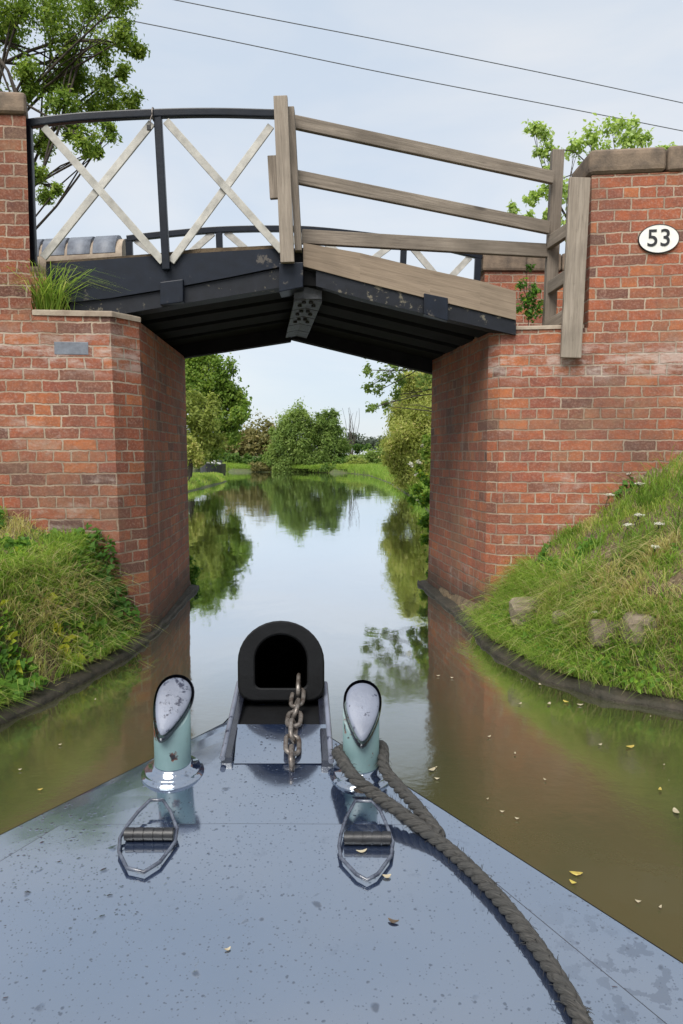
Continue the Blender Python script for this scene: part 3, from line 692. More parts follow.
# oval number plate
wd = Vector((1, -.125, 0)).normalized(); wn = Vector((-.125, -1, 0)).normalized()
pc = P(661.5, 237, 5.42); pc.y = face_y_right(pc.x)-.006
np_ = thing('number_plate', 'oval white enamel plate with black 53 on the right brick wall', 'number plate', tuple(pc))
def oval(rx, rz, y0, y1, n=40, inner=None):
    mb = MB(); r0 = []; r1 = []
    for k in range(n):
        a = 2*math.pi*k/n
        e = wd*(rx*math.cos(a))+Vector((0, 0, rz*math.sin(a)))
        r0.append(pc+e+wn*y0); r1.append(pc+e*.985+wn*y1)
    if inner:
        i0 = []; 
        for k in range(n):
            a = 2*math.pi*k/n; i0.append(pc+wd*((rx-inner)*math.cos(a))+Vector((0, 0, (rz-inner)*math.sin(a)))+wn*y1)
        for k in range(n):
            j = (k+1) % n; mb.quad([r0[k], r0[j], r1[j], r1[k]], smooth=True); mb.quad([r1[k], r1[j], i0[j], i0[k]])
        i1 = [p-wn*(y1-y0) for p in i0]
        for k in range(n):
            j = (k+1) % n; mb.quad([i0[k], i0[j], i1[j], i1[k]], smooth=True)
    else:
        for k in range(n):
            j = (k+1) % n; mb.quad([r0[k], r0[j], r1[j], r1[k]], smooth=True)
        mb.quad(r1)
    return mb
oval(.137, .098, -.003, .010).build('plate', M['plate_white'], np_, merge=True)
oval(.140, .101, -.003, .012, inner=.006).build('rim', M['black'], np_, merge=True)
mw = Matrix((( wd.x, 0, wn.x, 0), (wd.y, 0, wn.y, 0), (0, 1, 0, 0), (0, 0, 0, 1)))
for ch, dx in (('5', -.043), ('3', .043)):
    cu = bpy.data.curves.new('numeral', 'FONT'); cu.body = ch; cu.size = .165; cu.align_x = 'CENTER'; cu.align_y = 'CENTER'; cu.extrude = .0015; cu.offset = .0012
    tmp = bpy.data.objects.new('tmp', cu); C.objects.link(tmp)
    bpy.context.view_layer.update()
    me = bpy.data.meshes.new_from_object(tmp.evaluated_get(bpy.context.evaluated_depsgraph_get())); bpy.data.objects.remove(tmp); me.name = 'numeral'
    me.transform(Matrix.Translation(pc+wd*dx+wn*.0125)@mw@Matrix.Diagonal((1.0, 1.0, 1, 1)))
    me.materials.clear(); link('numeral', me, M['black'], np_)

# overhead cables
for pts, lab in (([(-300, -98), (178, 0.5), (430, 50), (683, 103), (1100, 196)], 'upper of the two thin cables crossing the sky'), ([(-300, -60), (120, 18.5), (400, 76), (683, 131), (1100, 216)], 'lower of the two thin cables crossing the sky')):
    mb = MB(); mb.tube(smoothline([P(a, b, 15+a*.004) for a, b in pts], 8), .0105, 6)
    tag(mb.build('overhead_cable', M['cable']), lab, 'cable', 'overhead cables')

# ------------------------------------------------------------------ narrowboat
L1, L2, R1, R2 = PD(225, 721), PD(0, 833), PD(332, 737), PD(683, 961)
def edgeL(y): return L1.x+(L2.x-L1.x)*(y-L1.y)/(L2.y-L1.y)
def edgeR(y): return R1.x+(R2.x-R1.x)*(y-R1.y)/(R2.y-R1.y)
def el(y): return max(edgeL(y), -1.03)
def er(y): return min(edgeR(y), 1.0)
bt = thing('narrowboat', 'navy narrowboat foredeck wet with rain pointing under the bridge', 'narrowboat', (-.05, 1.0, .3))
ysl = [.40, .5, .6, .7, .8, .9, 1.0, 1.118, 1.2, 1.3, 1.4, L1.y, 1.56]
def section(y, off=0.0):
    a, b = el(y), er(y); c = (a+b)/2
    if y > 1.5: a = max(a, PD(232, 705).x); b = max(min(b, PD(331, 705).x), a+.1)
    row = []
    for f, d in ((-1, -.0036), (-.8, -.0022), (-.4, -.0006), (0, 0), (.4, -.0006), (.8, -.0022), (1, -.0036)):
        x = c+f*(b-a)/2; row.append(Vector((x, y, dz(y)+d+off)))
    return row
mb = MB(); prev = None
for y in ysl:
    row = section(y)
    if prev:
        for k in range(6): mb.quad([prev[k], prev[k+1], row[k+1], row[k]])
    prev = row
dk = mb.build('foredeck', M['deck'], bt, merge=True)
# raised rear plate (its welded edge shows as a seam)
mb = MB(); prev = None
for y in [.40, .5, .6, .7, .8, .9, 1.0, 1.10, 1.118]:
    s = section(y, .0035); row = [s[1], s[2], s[3], s[4], s[5]]
    e0 = Vector((s[1].x, y, s[1].z-.0035)); e1 = Vector((s[5].x, y, s[5].z-.0035)); row = [e0]+row+[e1]
    if prev:
        for k in range(6): mb.quad([prev[k], prev[k+1], row[k+1], row[k]])
    prev = row
mb.quad([prev[0], prev[6], prev[5], prev[4], prev[3], prev[2], prev[1]])
mb.build('deck_plate', M['deck'], bt, merge=True)
# weld beads along the seams
mb = MB()
wl = [section(y, .0025)[1] for y in (.40, .6, .8, 1.0, 1.118)]; wr = [section(y, .0025)[5] for y in (.40, .6, .8, 1.0, 1.118)]
mb.tube(wl, .0013, 6); mb.tube(wr, .0013, 6); mb.tube([section(1.119, .0018)[k] for k in range(1, 6)], .0016, 6)
mb.build('weld_seam', M['wetblack'], bt)
# hull sides, stem, bulkhead, side decks, well floor
mb = MB(); prev = None
for y in [-3.0, -2, -1.0, -.4, 0, .4, .7, 1.0, 1.3, 1.4, L1.y, 1.56]:
    s = section(max(y, .40)); a, b = s[0], s[-1]
    if y < .4: a = Vector((el(y), y, dz(.4)-.0036)); b = Vector((er(y), y, dz(.4)-.0036))
    c = (a.x+b.x)/2
    g_ = lambda p, f, z: Vector((c+(p.x-c)*f, y-(0 if y < 1.2 else .06*(1-f)*3), z))
    row = [g_(a, .93, -.3), g_(a, .965, .25), Vector(a)+Vector((0, 0, -.03)), Vector(a)+Vector((-.004, 0, -.026)), Vector(a)+Vector((-.004, 0, -.001)), Vector(b)+Vector((.004, 0, -.001)), Vector(b)+Vector((.004, 0, -.026)), Vector(b)+Vector((0, 0, -.03)), g_(b, .965, .25), g_(b, .93, -.3)]
    if prev:
        for k in (0, 1, 2, 3, 5, 6, 7, 8): mb.quad([prev[k], prev[k+1], row[k+1], row[k]])
    prev = row
mb.quad([prev[0], prev[1], prev[2], prev[3], prev[4], prev[5], prev[6], prev[7], prev[8], prev[9]])
mb.build('hull', M['hull'], bt, merge=True)
mb = MB(); s = section(.40)
mb.quad([s[0]-Vector((0, 0, .001)), s[3]-Vector((0, 0, .001)), s[6]-Vector((0, 0, .001)), (s[6].x, .40, .15), (s[0].x, .40, .15)])
mb.quad([(el(.4), .4, .15), (er(.4), .4, .15), (er(-1), -3, .15), (el(-1), -3, .15)])
for f, sg in ((el, 1), (er, -1)):
    ys = [.4, 0, -.4, -1, -3]
    for y0, y1 in zip(ys[:-1], ys[1:]):
        z = dz(.4)-.0036; mb.quad([(f(y0), y0, z), (f(y0)+sg*.12, y0, z), (f(y1)+sg*.12, y1, z), (f(y1), y1, z)])
        mb.quad([(f(y0)+sg*.12, y0, z), (f(y0)+sg*.12, y0, .15), (f(y1)+sg*.12, y1, .15), (f(y1)+sg*.12, y1, z)])
mb.build('well', M['hull'], bt, merge=True)
ya = PD(280, 764).y; yp = 1.405
def platez(y): return dz(y)+.001+.017*min(1, max(0, (y-ya)/(yp-ya)))
mb = MB(); xa0, xa1 = PD(234, 764).x, PD(329, 764).x; xb0, xb1 = P(237.5, 735, yp).x, P(326, 735, yp).x
mb.quad([(xa0, ya, dz(ya)+.001), (xa1, ya, dz(ya)+.001), (xb1, yp, platez(yp)), (xb0, yp, platez(yp))]); mb.quad([(xb0, yp, platez(yp)), (xb1, yp, platez(yp)), (xb1, yp, dz(yp)-.02), (xb0, yp, dz(yp)-.02)])
mb.quad([(xa0, ya, dz(ya)+.001), (xb0, yp, platez(yp)), (xb0, yp, dz(yp)-.02), (xa0, ya, dz(ya)-.01)]); mb.quad([(xa1, ya, dz(ya)+.001), (xb1, yp, platez(yp)), (xb1, yp, dz(yp)-.02), (xa1, ya, dz(ya)-.01)])
mb.build('bow_plate', M['deck'], bt)
# cheek plates either side of the fender
for nb, nt, ft, fb, sg in (((221, 763), (229, 757), (236.5, 683), (231, 720), -1), ((333, 766), (329, 757), (326.5, 684), (329, 722), 1)):
    yb0, yb1 = PD(*nb).y, 1.575
    x0 = PD(*nb).x; x1 = P(ft[0], ft[1], 1.56).x
    zt0 = dz(yb0)+.012; zt1 = P(ft[0], ft[1], 1.57).z
    mb = MB(); t = .020*sg
    q = [Vector((x0, yb0, dz(yb0)-.02)), Vector((x1, yb1, dz(yb1)-.03)), Vector((x1, yb1, zt1)), Vector((x0, yb0, zt0))]
    mb.hexa(q, [p+Vector((-t, 0, 0)) for p in q]); mb.build('cheek_plate', M['wetblack'], bt, bevel=.002)
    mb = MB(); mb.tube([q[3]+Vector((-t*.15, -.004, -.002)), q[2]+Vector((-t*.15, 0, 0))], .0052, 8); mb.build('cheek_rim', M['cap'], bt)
# bollards
def bollard(base_px, capc, axis_px, label):
    b = PD(*base_px)
    o = MB(); R = .031
    top = P(capc[0], capc[1], b.y-.005)
    a0, a1 = axis_px; nw = P(*a0, b.y-.052); wi = P(*a1, b.y-.052+.085)
    def capz(y): return nw.z+(wi.z-nw.z)*(y-nw.y)/(wi.y-nw.y)
    o.lathe(b, [(R, 0), (R, .03), (R, .031)], 28); o.f.pop(); o.uv.pop(); o.sm.pop()
    r0 = []; r1 = []
    for k in range(28):
        a = 2*math.pi*k/28; q = b+Vector((R*math.cos(a), R*math.sin(a), .031)); r0.append(q); r1.append(Vector((q.x, q.y, max(q.z+.01, capz(q.y)-.016))))
    for k in range(28): o.quad([r0[k], r0[(k+1) % 28], r1[(k+1) % 28], r1[k]], smooth=True)
    o.quad(r1)
    post = o.build('bollard', M['teal'], bt, merge=True)
    if label: post['label'] = label
    o = MB(); n = Vector((0, -DSL, 1)).normalized()
    o.lathe(b+Vector((0, 0, -.002)), [(.053, 0), (.053, .003), (.048, .0035), (.0475, .010), (.046, .0115), (.036, .013), (.0345, .019), (R, .021)], 36, n)
    o.build('base_flange', M['deck'], post)
    # teardrop cap: domed face turned up towards the deck
    a0, a1 = axis_px; el_ = math.radians(57)
    narrow = P(*a0, b.y-.052); wide = P(*a1, b.y-.052+.085)
    ax = (wide-narrow); Ln = ax.length; ax.normalize(); side = ax.cross(Vector((0, -1, .0))).normalized(); nn = side.cross(ax).normalized()
    if nn.y > 0: nn = -nn
    N = 40; out = []
    for k in range(N):
        t = 2*math.pi*k/N; u = .5-.5*math.cos(t); w = math.sin(t)*(.50+.80*u)*.98
        out.append((u, w))
    hw = .0345
    rings = []
    for sc, h in ((.55, -.034), (.9, -.026), (1.0, -.013), (1.0, -.004), (.965, .001)):
        rings.append([narrow+ax*(Ln*(.55+(u-.55)*sc))+side*(w*hw*sc)+nn*h for u, w in out])
    rim = MB(); 
    for a, c in zip(rings[:-1], rings[1:]):
        for k in range(N): j = (k+1) % N; rim.quad([a[k], a[j], c[j], c[k]], smooth=True)
    rim.quad(rings[0][::-1]); rim.build('cap_rim', M['wetblack'], post, merge=True)
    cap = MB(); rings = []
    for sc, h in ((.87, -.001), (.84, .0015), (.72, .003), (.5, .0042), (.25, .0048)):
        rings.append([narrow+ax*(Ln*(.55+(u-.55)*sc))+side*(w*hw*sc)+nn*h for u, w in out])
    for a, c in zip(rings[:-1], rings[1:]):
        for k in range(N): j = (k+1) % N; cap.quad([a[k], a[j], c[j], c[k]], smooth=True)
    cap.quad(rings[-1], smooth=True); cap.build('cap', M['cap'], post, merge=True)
    return b
bl = bollard((173, 772), (174, 700), ((160, 740), (181, 674)), 'pale teal bollard left of the fender with a cap leaning right')
brd = bollard((361, 774), (363, 705), ((362, 746), (363, 679)), 'pale teal bollard right of the fender with rope looped round its foot')
# lifting eyes: hinge barrel with ring lying on the deck
for pts, bar, dark in ((([(118, 852), (125, 837), (134, 827)], 0), None, 0),):
    pass
def eye(loop, barrel):
    o = MB(); P0 = [PD(a, b, .010 if k != 'h' else .018) for a, b, k in loop]
    o.tube(P0, .0027, 8, closed=True)
    ring = o.build('lifting_eye', M['ring'], bt)
    o = MB(); a, b = PD(*barrel[0], .013), PD(*barrel[1], .013)
    for k in range(5):
        p0 = a.lerp(b, k/5+.012); p1 = a.lerp(b, (k+1)/5-.012)
        d = (p1-p0); o.tube([p0, p1], .0092, 14)
    o.tube([a, b], .0080, 10)
    o.build('hinge_barrel', M['barrel'], ring)
eye([(120, 838, 'd'), (119, 852, 'd'), (127, 868, 'd'), (144, 872, 'd'), (160, 862, 'd'), (175, 842, 'd'), (177, 829, 'h'), (171, 812, 'h'), (163, 800, 'h'), (150, 800, 'h'), (138, 812, 'h'), (127, 826, 'h')], ((125, 834), (174, 834)))
eye([(339, 846, 'd'), (341, 858, 'd'), (356, 874, 'd'), (367, 880, 'd'), (378, 874, 'd'), (391, 856, 'd'), (393, 842, 'd'), (388, 828, 'h'), (380, 810, 'h'), (372, 801, 'h'), (355, 801, 'h'), (346, 818, 'h'), (341, 834, 'h')], ((344, 838), (391, 838)))

# fender: thick walled D section rubber block
fcx = P(281, 660, 1.50)
fe = thing('bow_fender', 'black hollow D shaped rubber fender block at the tip of the bow', 'fender', (fcx.x, 1.55, fcx.z-.09))
def D(w, h, r, zo, n=18, rb=.03):
    pts = [(-w+rb, -h), (w-rb, -h)]
    for k in range(1, 5):
        a = -math.pi/2+math.pi/2*k/4; pts.append((w-rb+rb*math.cos(a), -h+rb+rb*math.sin(a)))
    for k in range(0, n+1):
        a = math.pi*k/n; pts.append((w*math.cos(a), zo+r*math.sin(a)))
    for k in range(0, 4):
        a = math.pi+math.pi/2*k/4; pts.append((-w+rb+rb*math.cos(a), -h+rb+rb*math.sin(a)))
    return pts
zc = fcx.z
o1 = D(.0875, .085, .085, -.004); o2 = D(.0525, .057, .052, .000, rb=.012)
ax = Vector((-.016, .20, -.072))
def at(p, y): return Vector((fcx.x+p[0], 1.50, zc+p[1]))+ax*y
N = len(o1); mb = MB()
sc = lambda p, k: (p[0]*k, p[1]*k)
for k in range(N):
    j = (k+1) % N
    mb.quad([at(o1[k], .03), at(o1[j], .03), at(o1[j], 1), at(o1[k], 1)], smooth=True)
    mb.quad([at(sc(o1[k], .955), 0), at(sc(o1[j], .955), 0), at(o1[j], .03), at(o1[k], .03)], smooth=True)
    mb.quad([at(sc(o1[k], .955), 0), at(sc(o2[k], 1.06), 0), at(sc(o2[j], 1.06), 0), at(sc(o1[j], .955), 0)])
    mb.quad([at(sc(o2[k], 1.06), 0), at(o2[k], .03), at(o2[j], .03), at(sc(o2[j], 1.06), 0)], smooth=True)
    mb.quad([at(o1[k], 1), at(o1[j], 1), at(o2[j], .9999), at(o2[k], .9999)])
M['hollow_shade'] = simple('painted_shade_black', (.002, .002, .002), rough=1.0, Specular_IOR_Level=0.0)  # same rubber, blackened to paint in the shade deep inside the hollow
mb.build('rubber_block', M['rubber'], fe, merge=True)
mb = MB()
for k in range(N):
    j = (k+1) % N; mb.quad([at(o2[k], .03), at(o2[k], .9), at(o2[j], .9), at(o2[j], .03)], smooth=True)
mb.quad([at(p, .9) for p in o2]); mb.build('hollow', M['hollow_shade'], fe, merge=True)
o = MB(); b0 = Vector((fcx.x, 1.64, zc-.085)); o.hexa([(fcx.x-.079, 1.41, dz(1.4)-.03), (fcx.x+.079, 1.41, dz(1.4)-.03), (fcx.x+.079, 1.41, platez(1.4)-.002), (fcx.x-.079, 1.41, platez(1.4)-.002)], [(fcx.x-.082, 1.62, dz(1.5)-.04), (fcx.x+.076, 1.62, dz(1.5)-.04), (fcx.x+.076, 1.62, zc-.100), (fcx.x-.082, 1.62, zc-.100)])
o.build('mount_shade_wedge', M['rubber'], fe)  # black wedge put in for the shadow and reflection below the fender
# chain
ch = thing('fender_chain', 'short rusty chain running from the hollow fender down to the deck', 'chain', tuple(PD(292, 764)))
A0 = P(299, 679, 1.54); mid1 = P(296, 713, 1.455); B0 = PD(291.5, 764, .012)
path = smoothline([A0, P(298, 696, 1.492), mid1, P(293.5, 741, 1.385), B0], 12)
for q in path: q.z = max(q.z, platez(q.y)+.010)
cum = [0]
for a, b in zip(path[:-1], path[1:]): cum.append(cum[-1]+(b-a).length)
def pa(s):
    for i in range(len(cum)-1):
        if cum[i+1] >= s: return path[i].lerp(path[i+1], (s-cum[i])/(cum[i+1]-cum[i]+1e-9))
    return path[-1]
nl = 7; Ls = cum[-1]/nl
for k in range(nl):
    a, b = pa(k*Ls-.0), pa((k+1)*Ls); d = (b-a).normalized(); c = (a+b)/2
    s = d.cross(Vector((0, -1, .3))).normalized(); n2 = d.cross(s)
    tw = (0 if k % 2 else math.pi/2)+.35*math.sin(k*2.1)
    w = s*math.cos(tw)+n2*math.sin(tw); ln = Ls*.5+.0055; rw = .0125; pts = []
    for q in range(20):
        t = 2*math.pi*q/20; u = math.cos(t); v = math.sin(t)
        pts.append(c+d*((ln-rw)*(1 if u > 0 else -1)*min(1, abs(u)*3)+rw*u)+w*(rw*v))
    o = MB(); o.tube(pts, .0045, 8, closed=True); o.build('link', M['chain'], ch)

# mooring rope: three twisted strands
RR = .0100
bc = PD(361, 774)
def rp(px, py, off=RR): return PD(px, py, off)
ring = []
cxy = Vector((bc.x, bc.y, 0)); rad = .031+RR*.95
for a in np.linspace(math.radians(20), math.radians(205), 9):       # behind, then round the left side of the post
    ring.append(Vector((bc.x+rad*math.cos(a), bc.y+rad*math.sin(a), dz(bc.y)+.026+RR+.004*math.sin(a*2))))
main = [rp(352, 775, .05), rp(372, 792, .030), rp(400, 812, .022), rp(440, 842), rp(478, 876), rp(512, 914), rp(545, 958), rp(572, 1002), rp(592, 1046), rp(604, 1090), rp(606, 1140)]
back = [rp(440, 836, .014), rp(416, 806, .018), rp(396, 784, .02), rp(384, 768, .03)]
path = smoothline(back+ring+main, 14)
q = [path[0]]; acc = 0                                       # resample evenly
step = .0035; last = path[0]
for p in path[1:]:
    seg = p-last
    while seg.length > step:
        last = last+seg.normalized()*step; q.append(last); seg = p-last
mb = MB()
for sidx in range(3):
    pts = []; up = Vector((0, 0, 1))
    for i, c in enumerate(q):
        t = (q[min(i+3, len(q)-1)]-q[max(i-3, 0)]).normalized(); up = (up-t*up.dot(t)).normalized(); b = t.cross(up)
        a = -i*step/.048*2*math.pi+sidx*2*math.pi/3
        wv = 1+.05*mnoise.noise(c*60)
        pts.append(c+(up*math.cos(a)+b*math.sin(a))*(RR*.50)*wv)
    mb.tube(pts, RR*.56, 9)
# loose fibres
for k in range(420):
    i = random.randrange(5, len(q)-5); t = (q[i+2]-q[i-2]).normalized(); a = random.random()*6.28
    r = Vector((math.cos(a), random.uniform(-.4, .4), math.sin(a))); r = (r-t*r.dot(t)).normalized()
    p = q[i]+r*RR*.9; d = (t*random.choice((-1, 1))*random.uniform(.4, 1)+r*.7).normalized()
    l = random.uniform(.004, .011); mb.tube([p, p+d*l*.6, p+d*l+Vector((0, 0, -.002))], [.0005, .0004, .0002], 3, cap=False)
rt = mb.build('mooring_rope', M['rope']); tag(rt, 'dark grey twisted rope looped on the right bollard and trailing over the deck', 'rope')
# frayed knot on the rope
# crumbs on deck
def flake(px, py, l, w, ang, mat, name, label, curl=.0012, cat='leaf', off=.0042):
    c = PD(px, py, off); a = Vector((math.cos(ang), math.sin(ang), DSL*math.sin(ang))); b = Vector((-math.sin(ang), math.cos(ang), DSL*math.cos(ang)))
    mb = MB(); n = 6; rows = []
    for i in range(n+1):
        u = i/n*2-1; ww = w*math.sqrt(max(0, 1-u*u*.98)); bend = b*(.35*l*(u*u))
        z = Vector((0, 0, curl*u*u)); rows.append([c+a*(u*l)-b*ww+bend+z+Vector((0, 0, .001)), c+a*(u*l)+bend+z, c+a*(u*l)+b*ww+bend+z+Vector((0, 0, .001))])
    for r0, r1 in zip(rows[:-1], rows[1:]):
        for k in range(2): mb.quad([r0[k], r1[k], r1[k+1], r0[k+1]], smooth=True)
    tag(mb.build(name, M[mat], merge=True), label, cat)
flake(362, 852, .008, .0028, .2, 'petal', 'petal', 'pale curled petal lying inside the right lifting eye', cat='petal')
flake(387, 877, .006, .0035, .1, 'petal', 'petal', 'small cream petal on deck right of the lifting eye', cat='petal')
flake(393, 922, .007, .003, -.3, 'brownleaf', 'leaf', 'dark brown leaf scrap on the open middle of the deck')
flake(362, 792, .016, .006, 0, 'brownleaf', 'leaf', 'tan leaf fragment on deck at the foot of the right bollard', off=.004)
flake(228, 950, .004, .002, .5, 'petal', 'petal', 'tiny pale petal on the left of the deck far from the eyes', cat='petal')

# ------------------------------------------------------------------ foliage generators
def unit(v): return v/np.linalg.norm(v, axis=1, keepdims=True)
def leaves(c, nrm, axis, l, w, tint):
    b = unit(np.cross(nrm, axis)); a = unit(np.cross(b, nrm)); n = len(c)
    l = np.broadcast_to(l, (n,))[:, None]; w = np.broadcast_to(w, (n,))[:, None]
    nn = unit(nrm)
    v = np.stack([c-a*l*.5, c+b*w*.5-a*l*.08+nn*w*.10, c+a*l*.5-nn*l*.10, c-b*w*.5-a*l*.08+nn*w*.10], 1).reshape(-1, 3)
    f = np.arange(4*n).reshape(n, 4); return v, f, np.repeat(tint, 4)
def clump_points(cen, rad, n, sub=14, tight=.34, shell=.5):
    cen = np.asarray(cen); rad = np.asarray(rad)
    d = unit(rng.normal(size=(sub, 3))); rr = rng.random((sub, 1))**shell
    sc = cen+d*rr*rad*.82
    k = rng.integers(0, sub, n); sz = rng.uniform(.6, 1.25, (sub, 1))
    p = sc[k]+rng.normal(size=(n, 3))*rad*tight*.62*sz[k]
    st = rng.uniform(-.16, .16, sub)[k]
    out = unit((p-cen)/rad+rng.normal(size=(n, 3))*.25)
    return p, out, st, sc
def foliage(clumps, size, mat, name, parent, dens=1.0, aspect=.55, droop=0.0, up=.5, tcen=.5, tight=.34, sub=14):
    V = []; Fc = []; T = []; off = 0; subs = []
    for cen, rad, n in clumps:
        n = int(n*dens); p, out, st, sc = clump_points(cen, rad, n, sub, tight); subs.append((cen, sc))
        nr = unit(out*.7+np.array([0, 0, up])+rng.normal(size=(n, 3))*.6)
        ax = unit(rng.normal(size=(n, 3))*.8+out*.5+np.array([0, 0, -droop]))
        l = size*rng.uniform(.6, 1.4, n)
        t = np.clip(tcen+st+rng.normal(size=n)*.16, 0, 1)
        v, f, tt = leaves(p, nr, ax, l, l*aspect, t); V.append(v); Fc.append(f+off); T.append(tt); off += len(v)
    return fast(name, np.concatenate(V), [np.concatenate(Fc)], np.concatenate(T), mat, parent), subs
def branchwood(mb, base, top, r, targets, seedj=.1, twig=.35):
    base = Vector(base); top = Vector(top)
    mid = base.lerp(top, .5)+Vector((random.uniform(-1, 1), random.uniform(-1, 1), 0))*seedj
    tr = smoothline([base, mid, top], 6)
    mb.tube(tr, [r*(1-.75*i/(len(tr)-1))*(1.25 if i == 0 else 1) for i in range(len(tr))], 9)
    for cen, sc in targets:
        cen = Vector(cen); s = tr[min(len(tr)-1, max(2, int(len(tr)*random.uniform(.45, .98))))]
        m = s.lerp(cen, .5)+Vector((0, 0, .12*(cen-s).length))
        if random.random() < .45 and len(targets) > 24: continue
        m += Vector((random.uniform(-.12, .12), random.uniform(-.12, .12), random.uniform(-.2, .05)))*(cen-s).length
        b = smoothline([s, m, cen], 4); mb.tube(b, [r*(.24 if len(targets) > 24 else .36)*(1-.7*i/(len(b)-1)) for i in range(len(b))], 6)
        for q in sc[:int(len(sc)*twig)]:
            q = Vector(q); s2 = b[random.randrange(3, len(b))]
            mb.tube([s2, s2.lerp(q, .5)+Vector((0, 0, .06*(q-s2).length)), q], [r*.13, r*.09, r*.04], 4, cap=False)
def cl(px, py, rpx, Y, n, ry=None, depth=1.0, dY=0):
    c = P(px, py, Y+dY); r = rpx/F*Y; rz = (ry if ry else rpx)/F*Y
    return (np.array(c), np.array([r, r*depth, rz]), n)
def tree(name, label, base, clumps, size, mat, cat='tree', trunk_r=.2, group=None, trunk_top=None, wood=True, **kw):
    bz = float(ground_h(base[0], base[1]))
    t = thing(name, label, cat, (base[0], base[1], bz), group)
    o, subs = foliage(clumps, size, M[mat], 'crown', t, **kw)
    if wood:
        mb = MB(); cs = np.mean([c[0] for c in clumps], 0)
        top = trunk_top if trunk_top is not None else (cs[0], cs[1], cs[2])
        branchwood(mb, (base[0], base[1], bz-.1), top, trunk_r, subs, seedj=trunk_r); mb.build('trunk', M['bark'], t)
    return t

# --- big tree upper left, close behind the left parapet
Yt = 11.0
spec = [(20, 8, 20), (60, 15, 20), (92, 8, 18), (122, 0, 14), (8, 35, 14), (62, 42, 15), (72, 66, 15), (100, 55, 13), (125, 38, 13), (140, 52, 6), (28, 66, 13), (52, 82, 13), (80, 84, 12), (105, 86, 13), (122, 72, 8), (131, 102, 9), (62, 103, 13), (90, 107, 13), (112, 110, 11), (30, 90, 9), (110, 131, 8), (86, 140, 11), (45, 146, 12), (70, 128, 10), (95, 152, 6), (36, 172, 8), (46, 196, 8), (56, 190, 5), (12, 120, 12), (-20, 20, 26), (-50, 60, 30), (-60, 0, 35), (-20, 90, 22), (-60, 130, 30), (-100, 60, 40), (-10, -30, 30), (50, -35, 30), (100, -35, 26), (20, -80, 40), (-50, -70, 45), (-25, 160, 20)]
cls = [cl(a, b, r*1.2, Yt, int(62*r+120), depth=1.0, dY=random.uniform(-.5, .5)) for a, b, r in spec]
tbase = (P(-75, 400, Yt).x, Yt+.4)
tree('oak_tree', 'open crowned green tree reaching over the top left corner behind the parapet', tbase, cls, .058, 'leaf_oak', trunk_r=.13, trunk_top=tuple(P(-45, 20, Yt)), tight=.46, sub=12, tcen=.62, aspect=.46)
# --- pale sapling over the right parapet
Yt = 8.9
spec = [(532, 128, 7), (545, 135, 9), (552, 150, 10), (540, 152, 6), (575, 148, 10), (590, 138, 12), (612, 128, 11), (632, 132, 10), (625, 145, 12), (600, 152, 12), (668, 150, 6), (655, 152, 6), (645, 140, 8), (660, 160, 8), (513, 208, 6), (530, 198, 7), (545, 190, 9), (528, 218, 7), (548, 215, 8), (552, 170, 6), (640, 175, 20), (600, 180, 22), (565, 190, 16), (570, 225, 18), (620, 220, 25)]
cls = [cl(a, b, r*1.2, Yt, int(15*r+24)) for a, b, r in spec]
tree('sapling', 'pale yellow green sapling sprouting above the right parapet coping', (P(590, 300, Yt).x, Yt), cls, .055, 'leaf_yellow', 'tree', trunk_r=.035, trunk_top=tuple(P(592, 170, Yt)), tight=.42, sub=7, tcen=.5, aspect=.62)
# --- through the arch, left bank
Yt = 40
spec = [(200, 372, 30), (225, 395, 24), (238, 405, 16), (215, 425, 24), (180, 400, 40), (232, 430, 15), (205, 450, 20), (150, 390, 40), (185, 360, 26), (222, 375, 20), (240, 415, 11), (160, 440, 34)]
cls = [cl(a, b, r, Yt, int(r*90), dY=random.uniform(-1.5, 1.5)) for a, b, r in spec]
tree('broadleaf_tree', 'tall dark green tree with ragged right side on the left bank beyond the bridge', (P(180, 470, Yt).x, Yt+1), cls, .19, 'leaf_oak', trunk_r=.25, tcen=.5, sub=16)
Yt = 31
spec = [(190, 400, 16), (205, 420, 20), (195, 445, 20), (215, 440, 12), (175, 420, 24), (210, 402, 10)]
cls = [cl(a, b, r, Yt, int(r*65)) for a, b, r in spec]
tree('willow_tree', 'lighter yellow green bushy tree in front of the tall dark one', (P(185, 480, Yt).x, Yt+.6), cls, .17, 'leaf_willow', trunk_r=.15, droop=.4, aspect=.4, tcen=.32)
Yt = 28
cls = [cl(192, 450, 9, Yt, 900), cl(198, 462, 7, Yt, 800), cl(183, 458, 12, Yt, 900), cl(188, 440, 6, Yt, 300)]
tree('hawthorn_bush', 'pale blossoming bush on the left bank beside the moored boat', (P(188, 478, Yt).x, Yt), cls, .10, 'leaf_willow', 'bush', trunk_r=.05, tcen=.75)
# hedge behind the bend
Yt = 68
spec = [(228, 450, 16), (245, 442, 15), (262, 438, 13), (275, 445, 14), (250, 456, 14), (215, 455, 14), (268, 457, 12), (236, 460, 11)]
cls = [cl(a, b-4, r*1.4, Yt, int(r*120), depth=.8) for a, b, r in spec]
tree('hedgerow_tree', 'brownish hedge tree at the far bend between the two green trees', (P(250, 470, Yt).x, Yt), cls, .30, 'leaf_hedge', trunk_r=.15, tcen=.5)
cls = [cl(a, b, r, 60.5, int(r*90), ry=ry*1.2, depth=.6) for a, b, r, ry in ((225, 461, 13, 7), (248, 462, 11, 7), (205, 460, 14, 8), (264, 463, 9, 6), (236, 458, 10, 6))]
tree('waterside_bush', 'low dark green shrub at the foot of the brownish hedge', (P(235, 472, 60.5).x, 60.5), cls, .26, 'leaf_dark', 'bush', wood=False, tcen=.7)
